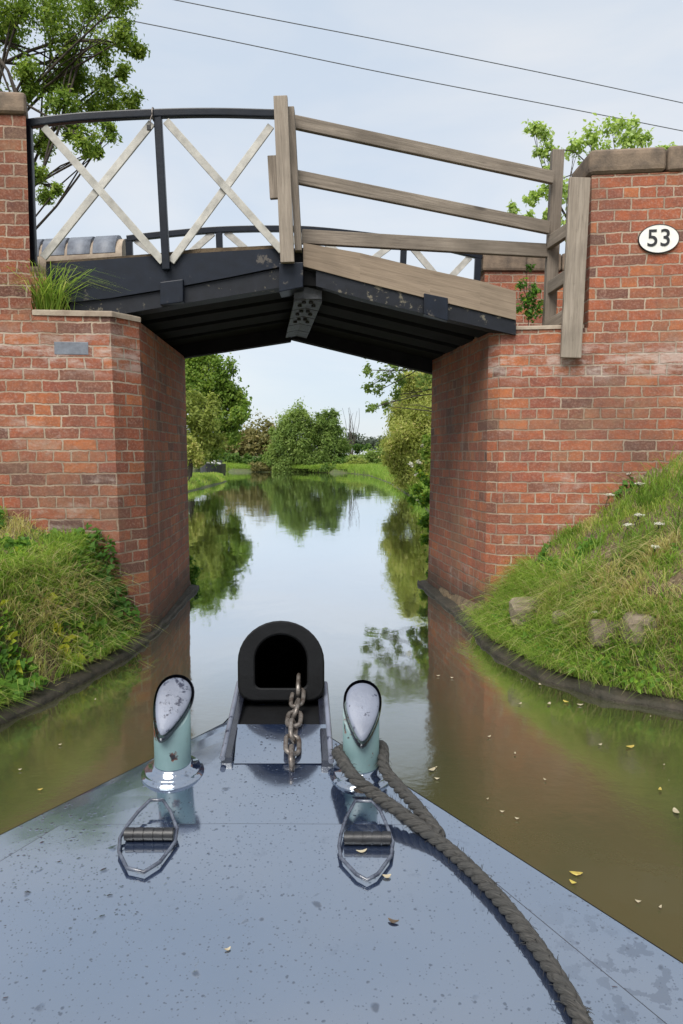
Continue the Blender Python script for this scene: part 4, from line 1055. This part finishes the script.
# centre trees
Yt = 57.5
spec = [(288, 425, 15), (300, 416, 13), (280, 445, 14), (300, 445, 20), (290, 460, 16), (310, 430, 12), (276, 432, 7), (285, 466, 13), (305, 464, 13), (272, 458, 9)]
cls = [cl(a, b+1, r*1.12, Yt, int(r*190)) for a, b, r in spec]
tree('round_tree', 'left rounded green tree of the pair at the end of the canal', (P(294, 470, Yt).x, Yt+.5), cls, .17, 'leaf_mid', trunk_r=.2, tcen=.66)
spec = [(325, 420, 11), (335, 428, 12), (328, 440, 15), (340, 446, 11), (320, 452, 14), (338, 458, 10), (318, 432, 10), (333, 413, 5), (325, 465, 11), (342, 464, 9)]
cls = [cl(a, b+1, r*1.12, Yt+.8, int(r*190)) for a, b, r in spec]
tree('round_tree', 'right darker green tree of the pair at the end of the canal', (P(330, 470, Yt).x, Yt+1), cls, .17, 'leaf_mid', trunk_r=.2, tcen=.46)
# bare thin tree
tb = thing('bare_tree', 'thin grey leafless tree rising right of the central trees', 'tree', tuple(P(351, 468, 70)))
mb = MB(); rt0 = P(351, 472, 70); rt0.z = .3
for k in range(16):
    a = rt0+Vector((random.uniform(-.3, .3), 0, random.uniform(.5, 3))); b = P(351+random.uniform(-9, 9), random.uniform(405, 432), 70)
    mb.tube(smoothline([rt0, a, a.lerp(b, .6)+Vector((random.uniform(-.2, .2), 0, 0)), b], 3), [.03]*4+[.02]*3+[.012]*3, 4)
mb.build('trunk', M['bark'], tb)
# right scrub
Yt = 56
spec = [(360, 458, 11, 8), (375, 455, 14, 10), (390, 452, 14, 12), (352, 466, 9, 5), (370, 466, 14, 6), (405, 450, 16, 18)]
cls = [cl(a, b+3, r*1.15, Yt, int(r*95), ry=ry*1.2) for a, b, r, ry in spec]
tree('waterside_bush', 'mid green scrub on the right bank below the yellow green willow', (P(375, 472, Yt).x, Yt), cls, .22, 'leaf_mid', 'bush', wood=False, tcen=.7)
cls = [cl(357, 449, 9, 60, 500, ry=5), cl(366, 447, 7, 60, 400, ry=4), cl(345, 458, 6, 58, 300, ry=6)]
tree('waterside_bush', 'small dark bush beside the foot of the bare tree', (P(360, 470, 60).x, 60), cls, .2, 'leaf_dark', 'bush', wood=False, tcen=.6)
for lab, spec, mat, tcn in (('pale green willow scrub at the waterline right of the central trees', [(352, 464, 7), (362, 463, 6), (344, 467, 5)], 'leaf_willow', .4),
        ('dark low bush overhanging the water below the bare tree', [(335, 467, 6), (326, 468, 5), (341, 462, 5)], 'leaf_dark', .8),
        ('tangled mid green bush at the waterline where the canal meets the right bank', [(378, 465, 7), (388, 464, 8), (371, 468, 5)], 'leaf_mid', .5),
        ('olive scrub at the left foot of the rounded tree at the canal end', [(262, 466, 7), (272, 467, 6), (254, 467, 5)], 'leaf_hedge', .4)):
    tree('waterside_bush', lab, (P(spec[0][0], 470, 55.5 if spec[0][0] > 300 else 57.8).x, 55.5 if spec[0][0] > 300 else 57.8), [cl(a, b, r*1.3, 55.2 if a > 300 else 57.6, int(r*90), ry=r*.95) for a, b, r in spec], .17, mat, 'bush', wood=False, tcen=tcn)
# far tree line
cls = [cl(px, 441+random.uniform(-3, 3), 16, 240, 500, ry=9) for px in range(330, 460, 12)]+[cl(px, 446+random.uniform(-3, 3), 16, 240, 300, ry=8) for px in range(60, 330, 18)]
o, _ = foliage(cls, 1.1, M['leaf_far'], 'distant_wood', None); tag(o, 'pale grey green line of distant woodland on the horizon', 'wood', kind='stuff')
# big willow right
Yt = 24
spec = [(420, 390, 26), (430, 375, 20), (405, 410, 18), (415, 430, 26), (400, 440, 18), (425, 460, 26), (395, 460, 14), (408, 476, 18), (440, 420, 40), (450, 380, 30), (398, 425, 12), (412, 384, 12), (445, 460, 34), (390, 446, 9), (405, 396, 10)]
cls = [cl(a, b, r*1.0, Yt, int(r*210), dY=random.uniform(-1, 1)) for a, b, r in spec]
tree('willow_tree', 'large feathery yellow green willow on the right bank behind the right pier', (P(430, 480, Yt).x, Yt), cls, .10, 'leaf_willow', trunk_r=.1, droop=.5, aspect=.36, tcen=.64, sub=26)
# overhanging ash branch
Yt = 15
spec = [(365, 352, 8), (380, 355, 10), (395, 362, 9), (370, 370, 7), (385, 376, 9), (400, 380, 10), (368, 388, 6), (380, 390, 7), (395, 395, 6), (372, 408, 6), (385, 406, 7), (405, 352, 14), (420, 345, 20), (425, 375, 18), (440, 350, 26), (375, 340, 10), (395, 335, 14)]
cls = [cl(a, b, r*1.05, Yt, int(r*14+20), dY=random.uniform(-.4, .4)) for a, b, r in spec]
tree('ash_tree', 'grey green tree whose branch hangs below the deck near the right pier', (P(520, 470, Yt).x, Yt), cls, .075, 'leaf_mid', trunk_r=.05, trunk_top=tuple(P(470, 330, Yt)), tight=.42, sub=8, tcen=.55)
# bramble at the far end of the right pier
def bush(name, label, base, clumps, size, mat, **kw):
    return tree(name, label, base, clumps, size, mat, 'bush', wood=False, **kw)
Yt = 8.6
cls = [cl(426, 500, 9, Yt, 260), cl(424, 520, 8, Yt, 260), cl(428, 540, 8, Yt, 220), cl(418, 490, 7, Yt, 160), cl(430, 480, 8, Yt, 160), cl(422, 475, 5, Yt, 70), cl(412, 500, 5, Yt, 70), cl(432, 560, 6, Yt, 160), cl(445, 520, 20, Yt, 600)]
bush('bramble', 'bright green bramble spilling from the far end of the right pier', (P(435, 580, Yt).x, Yt), cls, .052, 'leaf_weed', tcen=.55, tight=.42)
el_t = bush('elder_bush', 'dark elder sprig with white blossom above the bramble', (P(430, 560, 9.3).x, 9.3), [cl(425, 452, 8, 9.3, 110), cl(418, 468, 6, 9.3, 70), cl(428, 440, 7, 9.3, 80), cl(440, 470, 16, 9.3, 200)], .06, 'leaf_oak', tight=.45)
foliage([cl(411, 464, 3.2, 9.25, 60), cl(419, 462, 3.0, 9.25, 60), cl(416, 474, 2.6, 9.25, 40), cl(422, 446, 1.6, 9.25, 20)], .022, M['blossom'], 'blossom', el_t, aspect=.9)
# plant at far end of left pier
Yt = 7.55
cls = [cl(193, 575, 6, Yt, 160, ry=14), cl(189, 560, 5, Yt, 100), cl(196, 590, 4, Yt, 70), cl(190, 600, 6, Yt, 80)]
bush('waterside_weed', 'green weeds growing at the waterline past the left pier', (P(192, 600, Yt).x, Yt), cls, .06, 'leaf_weed', tcen=.35, aspect=.3)
# bush on right pier ledge
Yt = 5.86
cls = [cl(528, 300, 10, Yt, 170), cl(522, 285, 6, Yt, 80), cl(535, 290, 8, Yt, 110), cl(530, 315, 9, Yt, 120), cl(518, 310, 5, Yt, 60), cl(530, 268, 4, Yt, 36), cl(527, 255, 3, Yt, 18), cl(540, 308, 8, Yt, 90)]
lb = tree('ledge_shrub', 'small leafy shrub rooted on the right pier ledge beside the fence foot', (P(530, 330, Yt).x, Yt), cls, .030, 'leaf_weed', 'shrub', trunk_r=.008, trunk_top=tuple(P(529, 285, Yt)), tcen=.25, tight=.4)
lb.location.z = RZ
for c in lb.children: c.location.z = -RZ

# ------------------------------------------------------------------ moored boat far off
mbx = P(208.5, 470, 50); mo = thing('moored_boat', 'small moored boat with black cover and white bow far along the left bank', 'boat', (mbx.x, 50, 0))
mb = MB(); prevr = None
for y, hw, z in ((49.2, .05, .80), (49.6, .35, .74), (50.3, .62, .70), (51.4, .70, .68), (53, .70, .68)):
    row = [Vector((mbx.x-hw*.9, y, -.2)), Vector((mbx.x-hw, y, z)), Vector((mbx.x+hw, y, z)), Vector((mbx.x+hw*.9, y, -.2))]
    if prevr:
        for k in range(3): mb.quad([prevr[k], prevr[k+1], row[k+1], row[k]])
    else: mb.quad(row)
    prevr = row
mb.build('hull', M['hull'], mo, merge=True)
mb = MB(); mb.tube([(mbx.x-.68, 50.6, .70), (mbx.x-.36, 49.6, .76), (mbx.x, 49.15, .82), (mbx.x+.36, 49.6, .76), (mbx.x+.68, 50.6, .70)], .07, 6); mb.build('gunwale', M['plate_white'], mo)
mb = MB(); a = [(-.55, .70), (.55, .70), (.46, .92), (.05, 1.2), (-.42, .95)]
A_ = [Vector((mbx.x+p[0], 50.6, p[1])) for p in a]; B_ = [Vector((mbx.x+p[0]*.9, 52.8, p[1])) for p in a]
mb.quad(A_[::-1]); mb.quad(B_)
for k in range(5): mb.quad([A_[k], A_[(k+1) % 5], B_[(k+1) % 5], B_[k]])
mb.build('cover', M['black'], mo, merge=True)
mb = MB(); mb.quad([(mbx.x+.16, 50.59, 1.08), (mbx.x+.40, 50.59, .93), (mbx.x+.44, 50.59, .80), (mbx.x+.26, 50.59, .84)]); mb.build('window', M['plate_white'], mo)

# ------------------------------------------------------------------ grass
def blades(pts, hgt, wid, tint, lean=None, leanamt=.6):
    n = len(pts); a = rng.random(n)*6.283
    ld = np.stack([np.cos(a), np.sin(a), np.zeros(n)], 1)
    if lean is not None: ld = unit(ld*.8+lean)
    h = np.broadcast_to(hgt, (n,))*rng.uniform(.5, 1.35, n); la = leanamt*rng.uniform(.2, 1.5, n)
    a2 = rng.random(n)*6.283; sd = np.stack([np.cos(a2), np.sin(a2), np.zeros(n)], 1)*(np.broadcast_to(wid, (n,))[:, None])*.5
    up = np.array([0, 0, 1.0]); hh = h[:, None]; l = la[:, None]
    m1 = pts+up*hh*.45+ld*hh*.16*l; m2 = pts+up*hh*(.82-.10*l)+ld*hh*.50*l; tp = pts+up*hh*(1.0-.38*l)+ld*hh*.98*l
    v = np.stack([pts-sd, pts+sd, m1-sd*.9, m1+sd*.9, m2-sd*.6, m2+sd*.6, tp], 1).reshape(-1, 3)
    b = np.arange(n)[:, None]*7
    f4 = np.concatenate([b+np.array([[0, 1, 3, 2]]), b+np.array([[2, 3, 5, 4]])]); f3 = b+np.array([[4, 5, 6]])
    return v, f4, f3, np.repeat(tint, 7)
def grass_obj(name, groups, mat, label):
    V = []; F4 = []; F3 = []; T = []; off = 0
    for g_ in groups:
        v, f4, f3, t = g_; V.append(v); F4.append(f4+off); F3.append(f3+off); T.append(t); off += len(v)
    o = fast(name, np.concatenate(V), [np.concatenate(F4), np.concatenate(F3)], np.concatenate(T), mat)
    return tag(o, label, 'grass', kind='stuff')
def nz(p, s, seed=0): return np.array([mnoise.noise(Vector((q[0]*s+seed, q[1]*s, q[2]*s))) for q in p])
def bank_pts(n, side, y0, y1, d0, d1, ymax=None):
    y = rng.uniform(y0, y1, n); d = d0+(d1-d0)*rng.random(n)
    x = xL(y)-d if side < 0 else xR(y)+d
    fy = face_y_left(x) if side < 0 else np.where(x > 1.1, face_y_right(x), 5.6)
    if ymax is None:
        k = y < fy-.02; x, y, d = x[k], y[k], d[k]
    z = ground_h(x, y); return np.stack([x, y, z-.01], 1), d
MATS = {-1: [PG(a, b) for a, b in ((88, 600), (68, 602), (46, 618), (24, 636))], 1: [PG(a, b) for a, b in ((556, 603), (600, 588), (622, 606), (655, 560), (655, 625), (590, 625))]}
def mat_mask(p, side, r=.085, prob=.9):
    hit = np.zeros(len(p), bool)
    for k, c in enumerate(MATS[side]):
        dx = p[:, 0]-c.x; dy = p[:, 1]-c.y; dz_ = p[:, 2]-c.z
        hit |= (dx*dx*.6+dy*dy+dz_*dz_) < (r*(.8+.35*math.sin(k*2.3)))**2*(1+.5*np.sin(dx*40+k)*np.cos(dy*37))
    return hit & (rng.random(len(p)) < prob)
def near_bank(side):
    G = []
    y0, y1 = (.5, 5.25) if side < 0 else (.5, 5.62)
    # short turf
    p, d = bank_pts(52000, side, y0, y1, .30, 2.6)
    q = nz(p, 2.6, 3.0); q2 = nz(p, 7.0, 9.0); dry = q+.6*q2 > .30
    sl = ((d > .38) & (d < .75))
    dry = dry | (sl & (q2 > .16))
    keep = ~((q2 < -.20) & (d < .85)) & ~((q < -.25) & (d > .25) & (d < .6)) & ~mat_mask(p, side) & ~((side < 0) & (d < .42) & (q < .1)) & ~((side > 0) & (d < .52) & (q2 < .06))
    t = np.where(dry, rng.uniform(.66, .98, len(p)), np.clip(.52+.28*q+.13*rng.normal(size=len(p)), 0, .70))
    hh = np.where(dry, .055, .068)*(1+.7*np.clip(q, -.5, 1))
    ln = np.tile(np.array([[.25 if side < 0 else -.25, -.3, 0]]), (len(p), 1))
    G.append(blades(p[keep], hh[keep], .0052, t[keep], ln[keep], .9))
    # long tufts
    for cnt, d0, d1, hgt, tc in ((38, .9, 2.4, .22, .30), (26, .30, .75, .14, .38), (18, .18, .32, .12, .42)):
        c, dd = bank_pts(cnt*3, side, y0, y1, d0, d1)
        for cc in c[:cnt*2]:
            m = rng.integers(40, 110); r = rng.normal(size=(m, 2))*.05
            pp = np.stack([cc[0]+r[:, 0], cc[1]+r[:, 1], np.zeros(m)], 1); pp[:, 2] = ground_h(pp[:, 0], pp[:, 1])-.01
            fyy = face_y_left(pp[:, 0]) if side < 0 else face_y_right(pp[:, 0]); pp = pp[pp[:, 1] < fyy-.02]; m = len(pp)
            if m < 3: continue
            tb = tc+rng.uniform(-.12, .16)
            G.append(blades(pp, hgt*rng.uniform(.7, 1.2), .0062, np.clip(tb+rng.normal(size=m)*.08, 0, .68), None, 1.0))
    # straw hanging over the edge
    p, d = bank_pts(20000, side, y0, y1, .03, .42); p[:, 2] = np.maximum(p[:, 2], .055); q = nz(p, 4, 20); k = (q > .14) | (rng.random(len(p)) < .08)
    if side < 0: k = (q > .20) | (rng.random(len(p)) < .07); p = p[k]
    ln = np.tile(np.array([[.8 if side < 0 else -.8, -.3, 0]]), (len(p), 1))
    G.append(blades(p, .125, .0048, np.where(rng.random(len(p)) < .18, rng.uniform(.68, 1, len(p)), rng.uniform(.3, .62, len(p))), ln, 1.5))
    # dry thatch mats
    for cc in MATS[side]:
        m = 420; r = rng.normal(size=(m, 2))*np.array([.062, .042]); pp = np.stack([cc[0]+r[:, 0], cc[1]+r[:, 1], np.zeros(m)], 1); pp[:, 2] = ground_h(pp[:, 0], pp[:, 1])
        fyy = face_y_left(pp[:, 0]) if side < 0 else face_y_right(pp[:, 0]); pp = pp[pp[:, 1] < fyy-.02]
        G.append(blades(pp, .125, .0048, np.where(rng.random(len(pp)) < .3, rng.uniform(.92, 1.0, len(pp)), rng.uniform(.72, .9, len(pp))), None, 1.7))
    return G
grass_obj('bank_grass', near_bank(-1), M['grass'], 'rough green and straw grass on the near left bank')
grass_obj('bank_grass', near_bank(1), M['grass'], 'rough green and straw grass on the sloping near right bank')
# towpath and far banks
def far_grass():
    G = []
    y = rng.uniform(8.5, 41, 26000); d = rng.random(26000)**1.5*5; x = xL(y)-d-.05; z = ground_h(x, y); p = np.stack([x, y, z-.02], 1)
    q = nz(p, .8); G.append(blades(p, np.where(d < .5, .16, .12), .018, np.clip(.52+.25*q+.1*rng.normal(size=len(p)), 0, .72), None, .7))
    y = rng.uniform(8.5, 56, 16000); d = rng.random(16000)**1.5*4; x = xR(y)+d+.02; z = ground_h(x, y); p = np.stack([x, y, z-.02], 1)
    G.append(blades(p, .40, .022, np.clip(.42+.12*rng.normal(size=len(p)), 0, .68), None, .8))
    # reeds at the end of the canal
    x = rng.uniform(-12, 3, 16000); y = np.interp(x, [-12, -4, .3, 3], [59.5, 57.2, 54.2, 52])+rng.random(16000)**1.4*2.2; z = np.maximum(ground_h(x, y), -.05); p = np.stack([x, y, z], 1)
    q = nz(p, .5, 4.); G.append(blades(p, .26+.20*q, .03, np.clip(.48+.22*q+.08*rng.normal(size=len(p)), 0, .7), None, .6))
    return G
grass_obj('far_bank_grass', far_grass(), M['grass'], 'bright grass and reeds along the banks beyond the bridge')
# tuft on the left ledge
base = np.array([P(46, 305, 5.2).x, 5.22, LZ+.01]); m = 300
pp = base+np.stack([rng.normal(size=m)*.055, rng.normal(size=m)*.035, np.zeros(m)], 1); pp[:, 0] = np.clip(pp[:, 0], -2.12, -1.80)
v, f4, f3, t = blades(pp, .33, .0065, np.clip(.52+.14*rng.normal(size=m), 0, .80), np.tile(np.array([[.40, -.20, 0]]), (m, 1)), 1.05)
o = fast('grass_tuft', v, [f4, f3], t, M['grass']); tag(o, 'long grass tuft sprouting from the left ledge beside the parapet', 'grass tuft')

# weeds on the left bank
def weed(name, label, px, py, z, n, spread, leaf, tc, hgt=.12, group=None, aspect=.6):
    g0 = PG(px, py)
    t = thing(name, label, 'weed', tuple(g0), group)
    k = n; a = rng.random(k)*6.28; r = np.sqrt(rng.random(k))*spread
    p = np.stack([g0.x+np.cos(a)*r, g0.y+np.sin(a)*r, g0.z*np.ones(k)], 1)
    p[:, 2] = np.maximum(np.maximum(ground_h(p[:, 0], p[:, 1]), .04)+.04+rng.random(k)*hgt*1.2*(1-.6*r/spread), .05)
    out = np.stack([np.cos(a), np.sin(a), np.zeros(k)], 1)
    nr = unit(out*.5+np.array([0, -.35, .8])+rng.normal(size=(k, 3))*.35); ax = unit(out+rng.normal(size=(k, 3))*.5+np.array([0, 0, -.2]))
    l = leaf*rng.uniform(.6, 1.35, k); v, f, tt = leaves(p, nr, ax, l, l*aspect, np.clip(tc+rng.normal(size=k)*.12, 0, 1))
    fast('leaves', v, [f], tt, M['leaf_weed'], t)
    mb = MB()
    for q in p[:14]:
        b = Vector((g0.x+random.uniform(-.02, .02), g0.y, float(ground_h(g0.x, g0.y))-.02)); mb.tube([b, b.lerp(Vector(q), .6)+Vector((0, 0, .02)), Vector(q)], .002, 4, cap=False)
    mb.build('stem', M['stem'], t)
G_ = 'leafy weeds on the left bank'
for i, (lab, px, py, z, n, s, lf, tc, h) in enumerate((
    ('dark green bushy weed against the foot of the left pier corner', 114, 606, .50, 420, .17, .05, .12, .32),
    ('mid green broad leaved weed above the water near the left pier', 100, 628, .36, 170, .16, .06, .45, .14),
    ('yellow leaved weed clump low on the left bank', 66, 655, .33, 60, .10, .07, .95, .10),
    ('bright green leafy weed right of the dry grass mound on the left bank', 78, 630, .45, 130, .13, .055, .62, .12),
    ('small weed with two yellow leaves near the left edge of the photo', 14, 663, .45, 30, .10, .06, .9, .06),
    ('dark green weed at the lower left bank above the edging', 22, 680, .33, 110, .12, .05, .4, .10),
    ('green weed drooping over the edging at the far lower left', 8, 690, .30, 110, .12, .05, .42, .10))):
    weed('leafy_weed', lab, px, py, z, n, s, lf, tc, h, G_)
# low weeds on the right bank
for lab, px, py, z, n, s, lf, tc in (
    ('low green weed beside the pale stone on the right bank', 575, 612, .62, 110, .12, .035, .4),
    ('spreading green weed hanging to the edging on the right bank', 590, 655, .36, 170, .18, .035, .55),
    ('green weed low on the right bank at the right edge', 650, 668, .36, 150, .17, .035, .55),
    ('small weed at the foot of the right pier corner', 520, 640, .3, 110, .12, .032, .5),
    ('dark leaved weed under the cow parsley on the right bank', 625, 490, 1.05, 80, .10, .045, .2)):
    weed('leafy_weed', lab, px, py, z, n, s, lf, tc, .09, 'leafy weeds on the right bank')
# tangled low undergrowth of small leaves on both near banks
for side, lab in ((-1, 'tangle of small green leaves low on the near left bank'), (1, 'tangle of small green leaves low on the near right bank')):
    p, d = bank_pts(34000, side, 1.5, 5.5, .04, .95); p[:, 2] = np.maximum(p[:, 2], .06); q = nz(p, 3.3, 40.0)+.7*nz(p, 9.0, 60.); k = (q > (.06 if side > 0 else -.10)+.7*np.maximum(d-.45, 0)) & ~mat_mask(p, side, .10, .96); p = p[k]; q = q[k]; n = len(p)
    p[:, 2] += .01+rng.random(n)*.09*np.clip(q*2, .3, 1.4)
    l = rng.uniform(.014, .042 if side > 0 else .055, n); sd = np.tile(np.array([[-.5*side, -.35, .8]]), (n, 1))
    v, f, tt = leaves(p, unit(sd+rng.normal(size=(n, 3))*.5), rng.normal(size=(n, 3)), l, l*.62, np.clip(.42+.35*nz(p, 2.0, 80.)+.14*rng.normal(size=n), 0, .92))
    o = fast('undergrowth', v, [f], tt, M['leaf_weed']); tag(o, lab, 'undergrowth', kind='stuff')
# cow parsley
def parsley(px, py, Y, hgt, label, rpx=6):
    g0 = PG(px, py+18); top = P(px, py, g0.y); gz = g0.z; Y = g0.y; 
    t = thing('cow_parsley', label, 'wild flower', (top.x, top.y, gz), 'white cow parsley on the right bank')
    b = Vector((top.x+random.uniform(-.04, .04), top.y+.03, min(gz, top.z-.05))); mb = MB(); mid = b.lerp(top, .6)
    mb.tube([b, mid, top-Vector((0, 0, .02))], .0028, 5)
    r = rpx/F*Y; fp = []
    for k in range(9):
        a = k*2.4; rr = r*math.sqrt(k/9); q = top+Vector((rr*math.cos(a), rr*math.sin(a)*.8, -rr*.25)); fp.append(q)
        mb.tube([top-Vector((0, 0, .035)), q], .0011, 4, cap=False)
    mb.build('stem', M['stem'], t)
    c = np.concatenate([np.array(q)+rng.normal(size=(16, 3))*np.array([.006, .006, .003]) for q in fp]); n = len(c)
    v, f, tt = leaves(c, unit(np.array([[0, -.4, 1.]])+rng.normal(size=(n, 3))*.3), rng.normal(size=(n, 3)), .008, .008, rng.random(n)); fast('flower_head', v, [f], tt, M['blossom'], t)
for px, py, Y, l, r in ((629, 473, 5.18, 'tallest cow parsley with white head against the brick at the top of the bank', 5), (639, 483, 5.16, 'cow parsley head just below and right of the tallest one', 3.5), (609, 494, 5.1, 'cow parsley head nearest the brick wall on the left of the group', 4.5), (639, 514, 4.95, 'broad white cow parsley head in the middle of the right bank', 5.5), (628, 524, 4.9, 'white cow parsley head lowest of the left pair on the right bank', 4.5), (659, 523, 4.9, 'cow parsley head furthest right near the photo edge', 4), (655, 546, 4.7, 'single small cow parsley head lower right on the bank', 3.8), (595, 612, 4.35, 'lone small white flower head among the stones low on the bank', 3)):
    parsley(px, py, Y, .2, l, r)
# stones in the right bank
def stone(px, py, z, rx, ry, rz, label):
    c = PG(px, py)+Vector((0, -.01, .0)); bm = bmesh.new(); bmesh.ops.create_icosphere(bm, subdivisions=3, radius=1)
    for v in bm.verts:
        n = mnoise.noise(v.co*1.3+Vector((px, py, 0)))*.35+mnoise.noise(v.co*3.7+Vector((py, px, 0)))*.12
        q = v.co*(1+n); q = Vector((max(-.8, min(.8, q.x)), max(-.8, min(.8, q.y)), max(-.75, min(.75, q.z))))
        v.co = Vector((c.x+q.x*rx, c.y+q.y*ry, c.z+q.z*rz))
    me = bpy.data.meshes.new('stone'); bm.to_mesh(me); bm.free()
    tag(link('stone', me, M['rock']), label, 'stone', 'stones showing in the right bank')
stone(534, 612, .33, .20, .11, .12, 'large brown stone in the bank nearest the right pier')
stone(640, 628, .50, .12, .10, .11, 'pale stone in the bank furthest right')
stone(608, 632, .48, .13, .10, .10, 'brown stone between the pale stone and the pier on the right bank')
stone(565, 620, .36, .10, .07, .08, 'flat stone half hidden by weeds right of the largest stone')
# loose wet brick earth under the left bank
# floating leaves
def floater(px, py, l, mat, label, group):
    c = PZ(px, py, .004); a = random.random()*6.28; mb = MB(); pts = []
    for k in range(8):
        t = 2*math.pi*k/8; u = l*math.cos(t)*(1 if k % 4 else 1.15); v = l*.55*math.sin(t)
        pts.append(c+Vector((u*math.cos(a)-v*math.sin(a), u*math.sin(a)+v*math.cos(a), .004+.003*math.cos(t*2))))
    mb.quad(pts); tag(mb.build('floating_leaf', M[mat]), label, 'leaf', group)
fl_spec = [(576, 874, .018, 'yellow_leaf'), (573, 883, .011, 'yellow_leaf'), (630, 747, .02, 'yellow_leaf'), (549, 704, .016, 'petal'), (566, 702, .018, 'yellow_leaf'), (540, 685, .014, 'petal'), (438, 676, .012, 'petal'), (452, 678, .01, 'petal'), (432, 770, .018, 'petal'), (437, 779, .01, 'petal'), (515, 754, .008, 'petal'), (489, 737, .01, 'petal'), (520, 704, .012, 'petal'), (580, 705, .016, 'petal'), (660, 790, .012, 'yellow_leaf'), (676, 812, .02, 'petal'), (638, 902, .008, 'petal'), (660, 908, .007, 'petal'), (600, 745, .01, 'petal'), (545, 780, .007, 'petal'), (502, 812, .008, 'petal'), (517, 819, .008, 'petal'), (20, 770, .008, 'petal'), (60, 745, .008, 'petal'), (95, 700, .008, 'petal'), (130, 650, .01, 'petal'), (40, 790, .01, 'yellow_leaf')]
for px, py, l, m_ in fl_spec:
    if m_ == 'yellow_leaf': floater(px, py, l, m_, 'small yellow leaf floating on the brown canal water', 'yellow leaves floating on the water')
    else: floater(px, py, l, m_, 'tiny pale petal floating on the brown canal water', 'pale petals floating on the water')
for k in range(14):
    floater(random.uniform(430, 683), random.uniform(650, 900) if k % 2 else random.uniform(640, 720), random.uniform(.002, .0055), 'petal', 'tiny pale petal floating on the brown canal water', 'pale petals floating on the water')

# ------------------------------------------------------------------ light
w = bpy.data.worlds.new('World'); S.world = w; w.use_nodes = True; nt = w.node_tree; nt.nodes.clear()
def wn_(ty, **kw):
    n = nt.nodes.new(ty)
    for k, v in kw.items(): setattr(n, k, v)
    return n
SUN_EL, SUN_AZ = math.radians(52), math.radians(200)      # azimuth clockwise from +Y: behind the camera, a little left
sky = wn_('ShaderNodeTexSky'); sky.sky_type = 'NISHITA'; sky.sun_disc = False; sky.sun_elevation = SUN_EL; sky.sun_rotation = SUN_AZ
tc = wn_('ShaderNodeTexCoord'); mp = wn_('ShaderNodeMapping'); mp.inputs['Scale'].default_value = (1, 1, 3.2); nt.links.new(tc.outputs['Generated'], mp.inputs[0])
nz_ = wn_('ShaderNodeTexNoise'); nz_.inputs['Scale'].default_value = 2.6; nz_.inputs['Detail'].default_value = 6; nz_.inputs['Roughness'].default_value = .5; nz_.inputs['Distortion'].default_value = .3; nt.links.new(mp.outputs[0], nz_.inputs[0])
rp_ = wn_('ShaderNodeValToRGB'); nt.links.new(nz_.outputs[0], rp_.inputs[0])
rp_.color_ramp.elements[0].position = .34; rp_.color_ramp.elements[0].color = (.755, .85, .965, 1)
rp_.color_ramp.elements[1].position = .64; rp_.color_ramp.elements[1].color = (.95, .975, 1.0, 1)
ml = wn_('ShaderNodeVectorMath', operation='SCALE'); ml.inputs['Scale'].default_value = 2.92; nt.links.new(rp_.outputs[0], ml.inputs[0])
mx = wn_('ShaderNodeMix', data_type='RGBA'); mx.inputs[0].default_value = .9; nt.links.new(sky.outputs[0], mx.inputs[6]); nt.links.new(ml.outputs[0], mx.inputs[7])
bg = wn_('ShaderNodeBackground'); bg.inputs[1].default_value = .1; nt.links.new(mx.outputs[2], bg.inputs[0])
ow = wn_('ShaderNodeOutputWorld'); nt.links.new(bg.outputs[0], ow.inputs[0])
sd = bpy.data.lights.new('sun', 'SUN'); sd.energy = 1.5; sd.angle = math.radians(35); sd.color = (1, .96, .90)
so = bpy.data.objects.new('sun', sd); C.objects.link(so)
dv = Vector((math.sin(SUN_AZ)*math.cos(SUN_EL), math.cos(SUN_AZ)*math.cos(SUN_EL), math.sin(SUN_EL)))
so.rotation_euler = dv.to_track_quat('Z', 'Y').to_euler()
S.view_settings.view_transform = 'Standard'; S.view_settings.look = 'None'; S.view_settings.exposure = 1.55; S.view_settings.gamma = 1; S.view_settings.use_curve_mapping = False
S.render.engine = 'CYCLES'
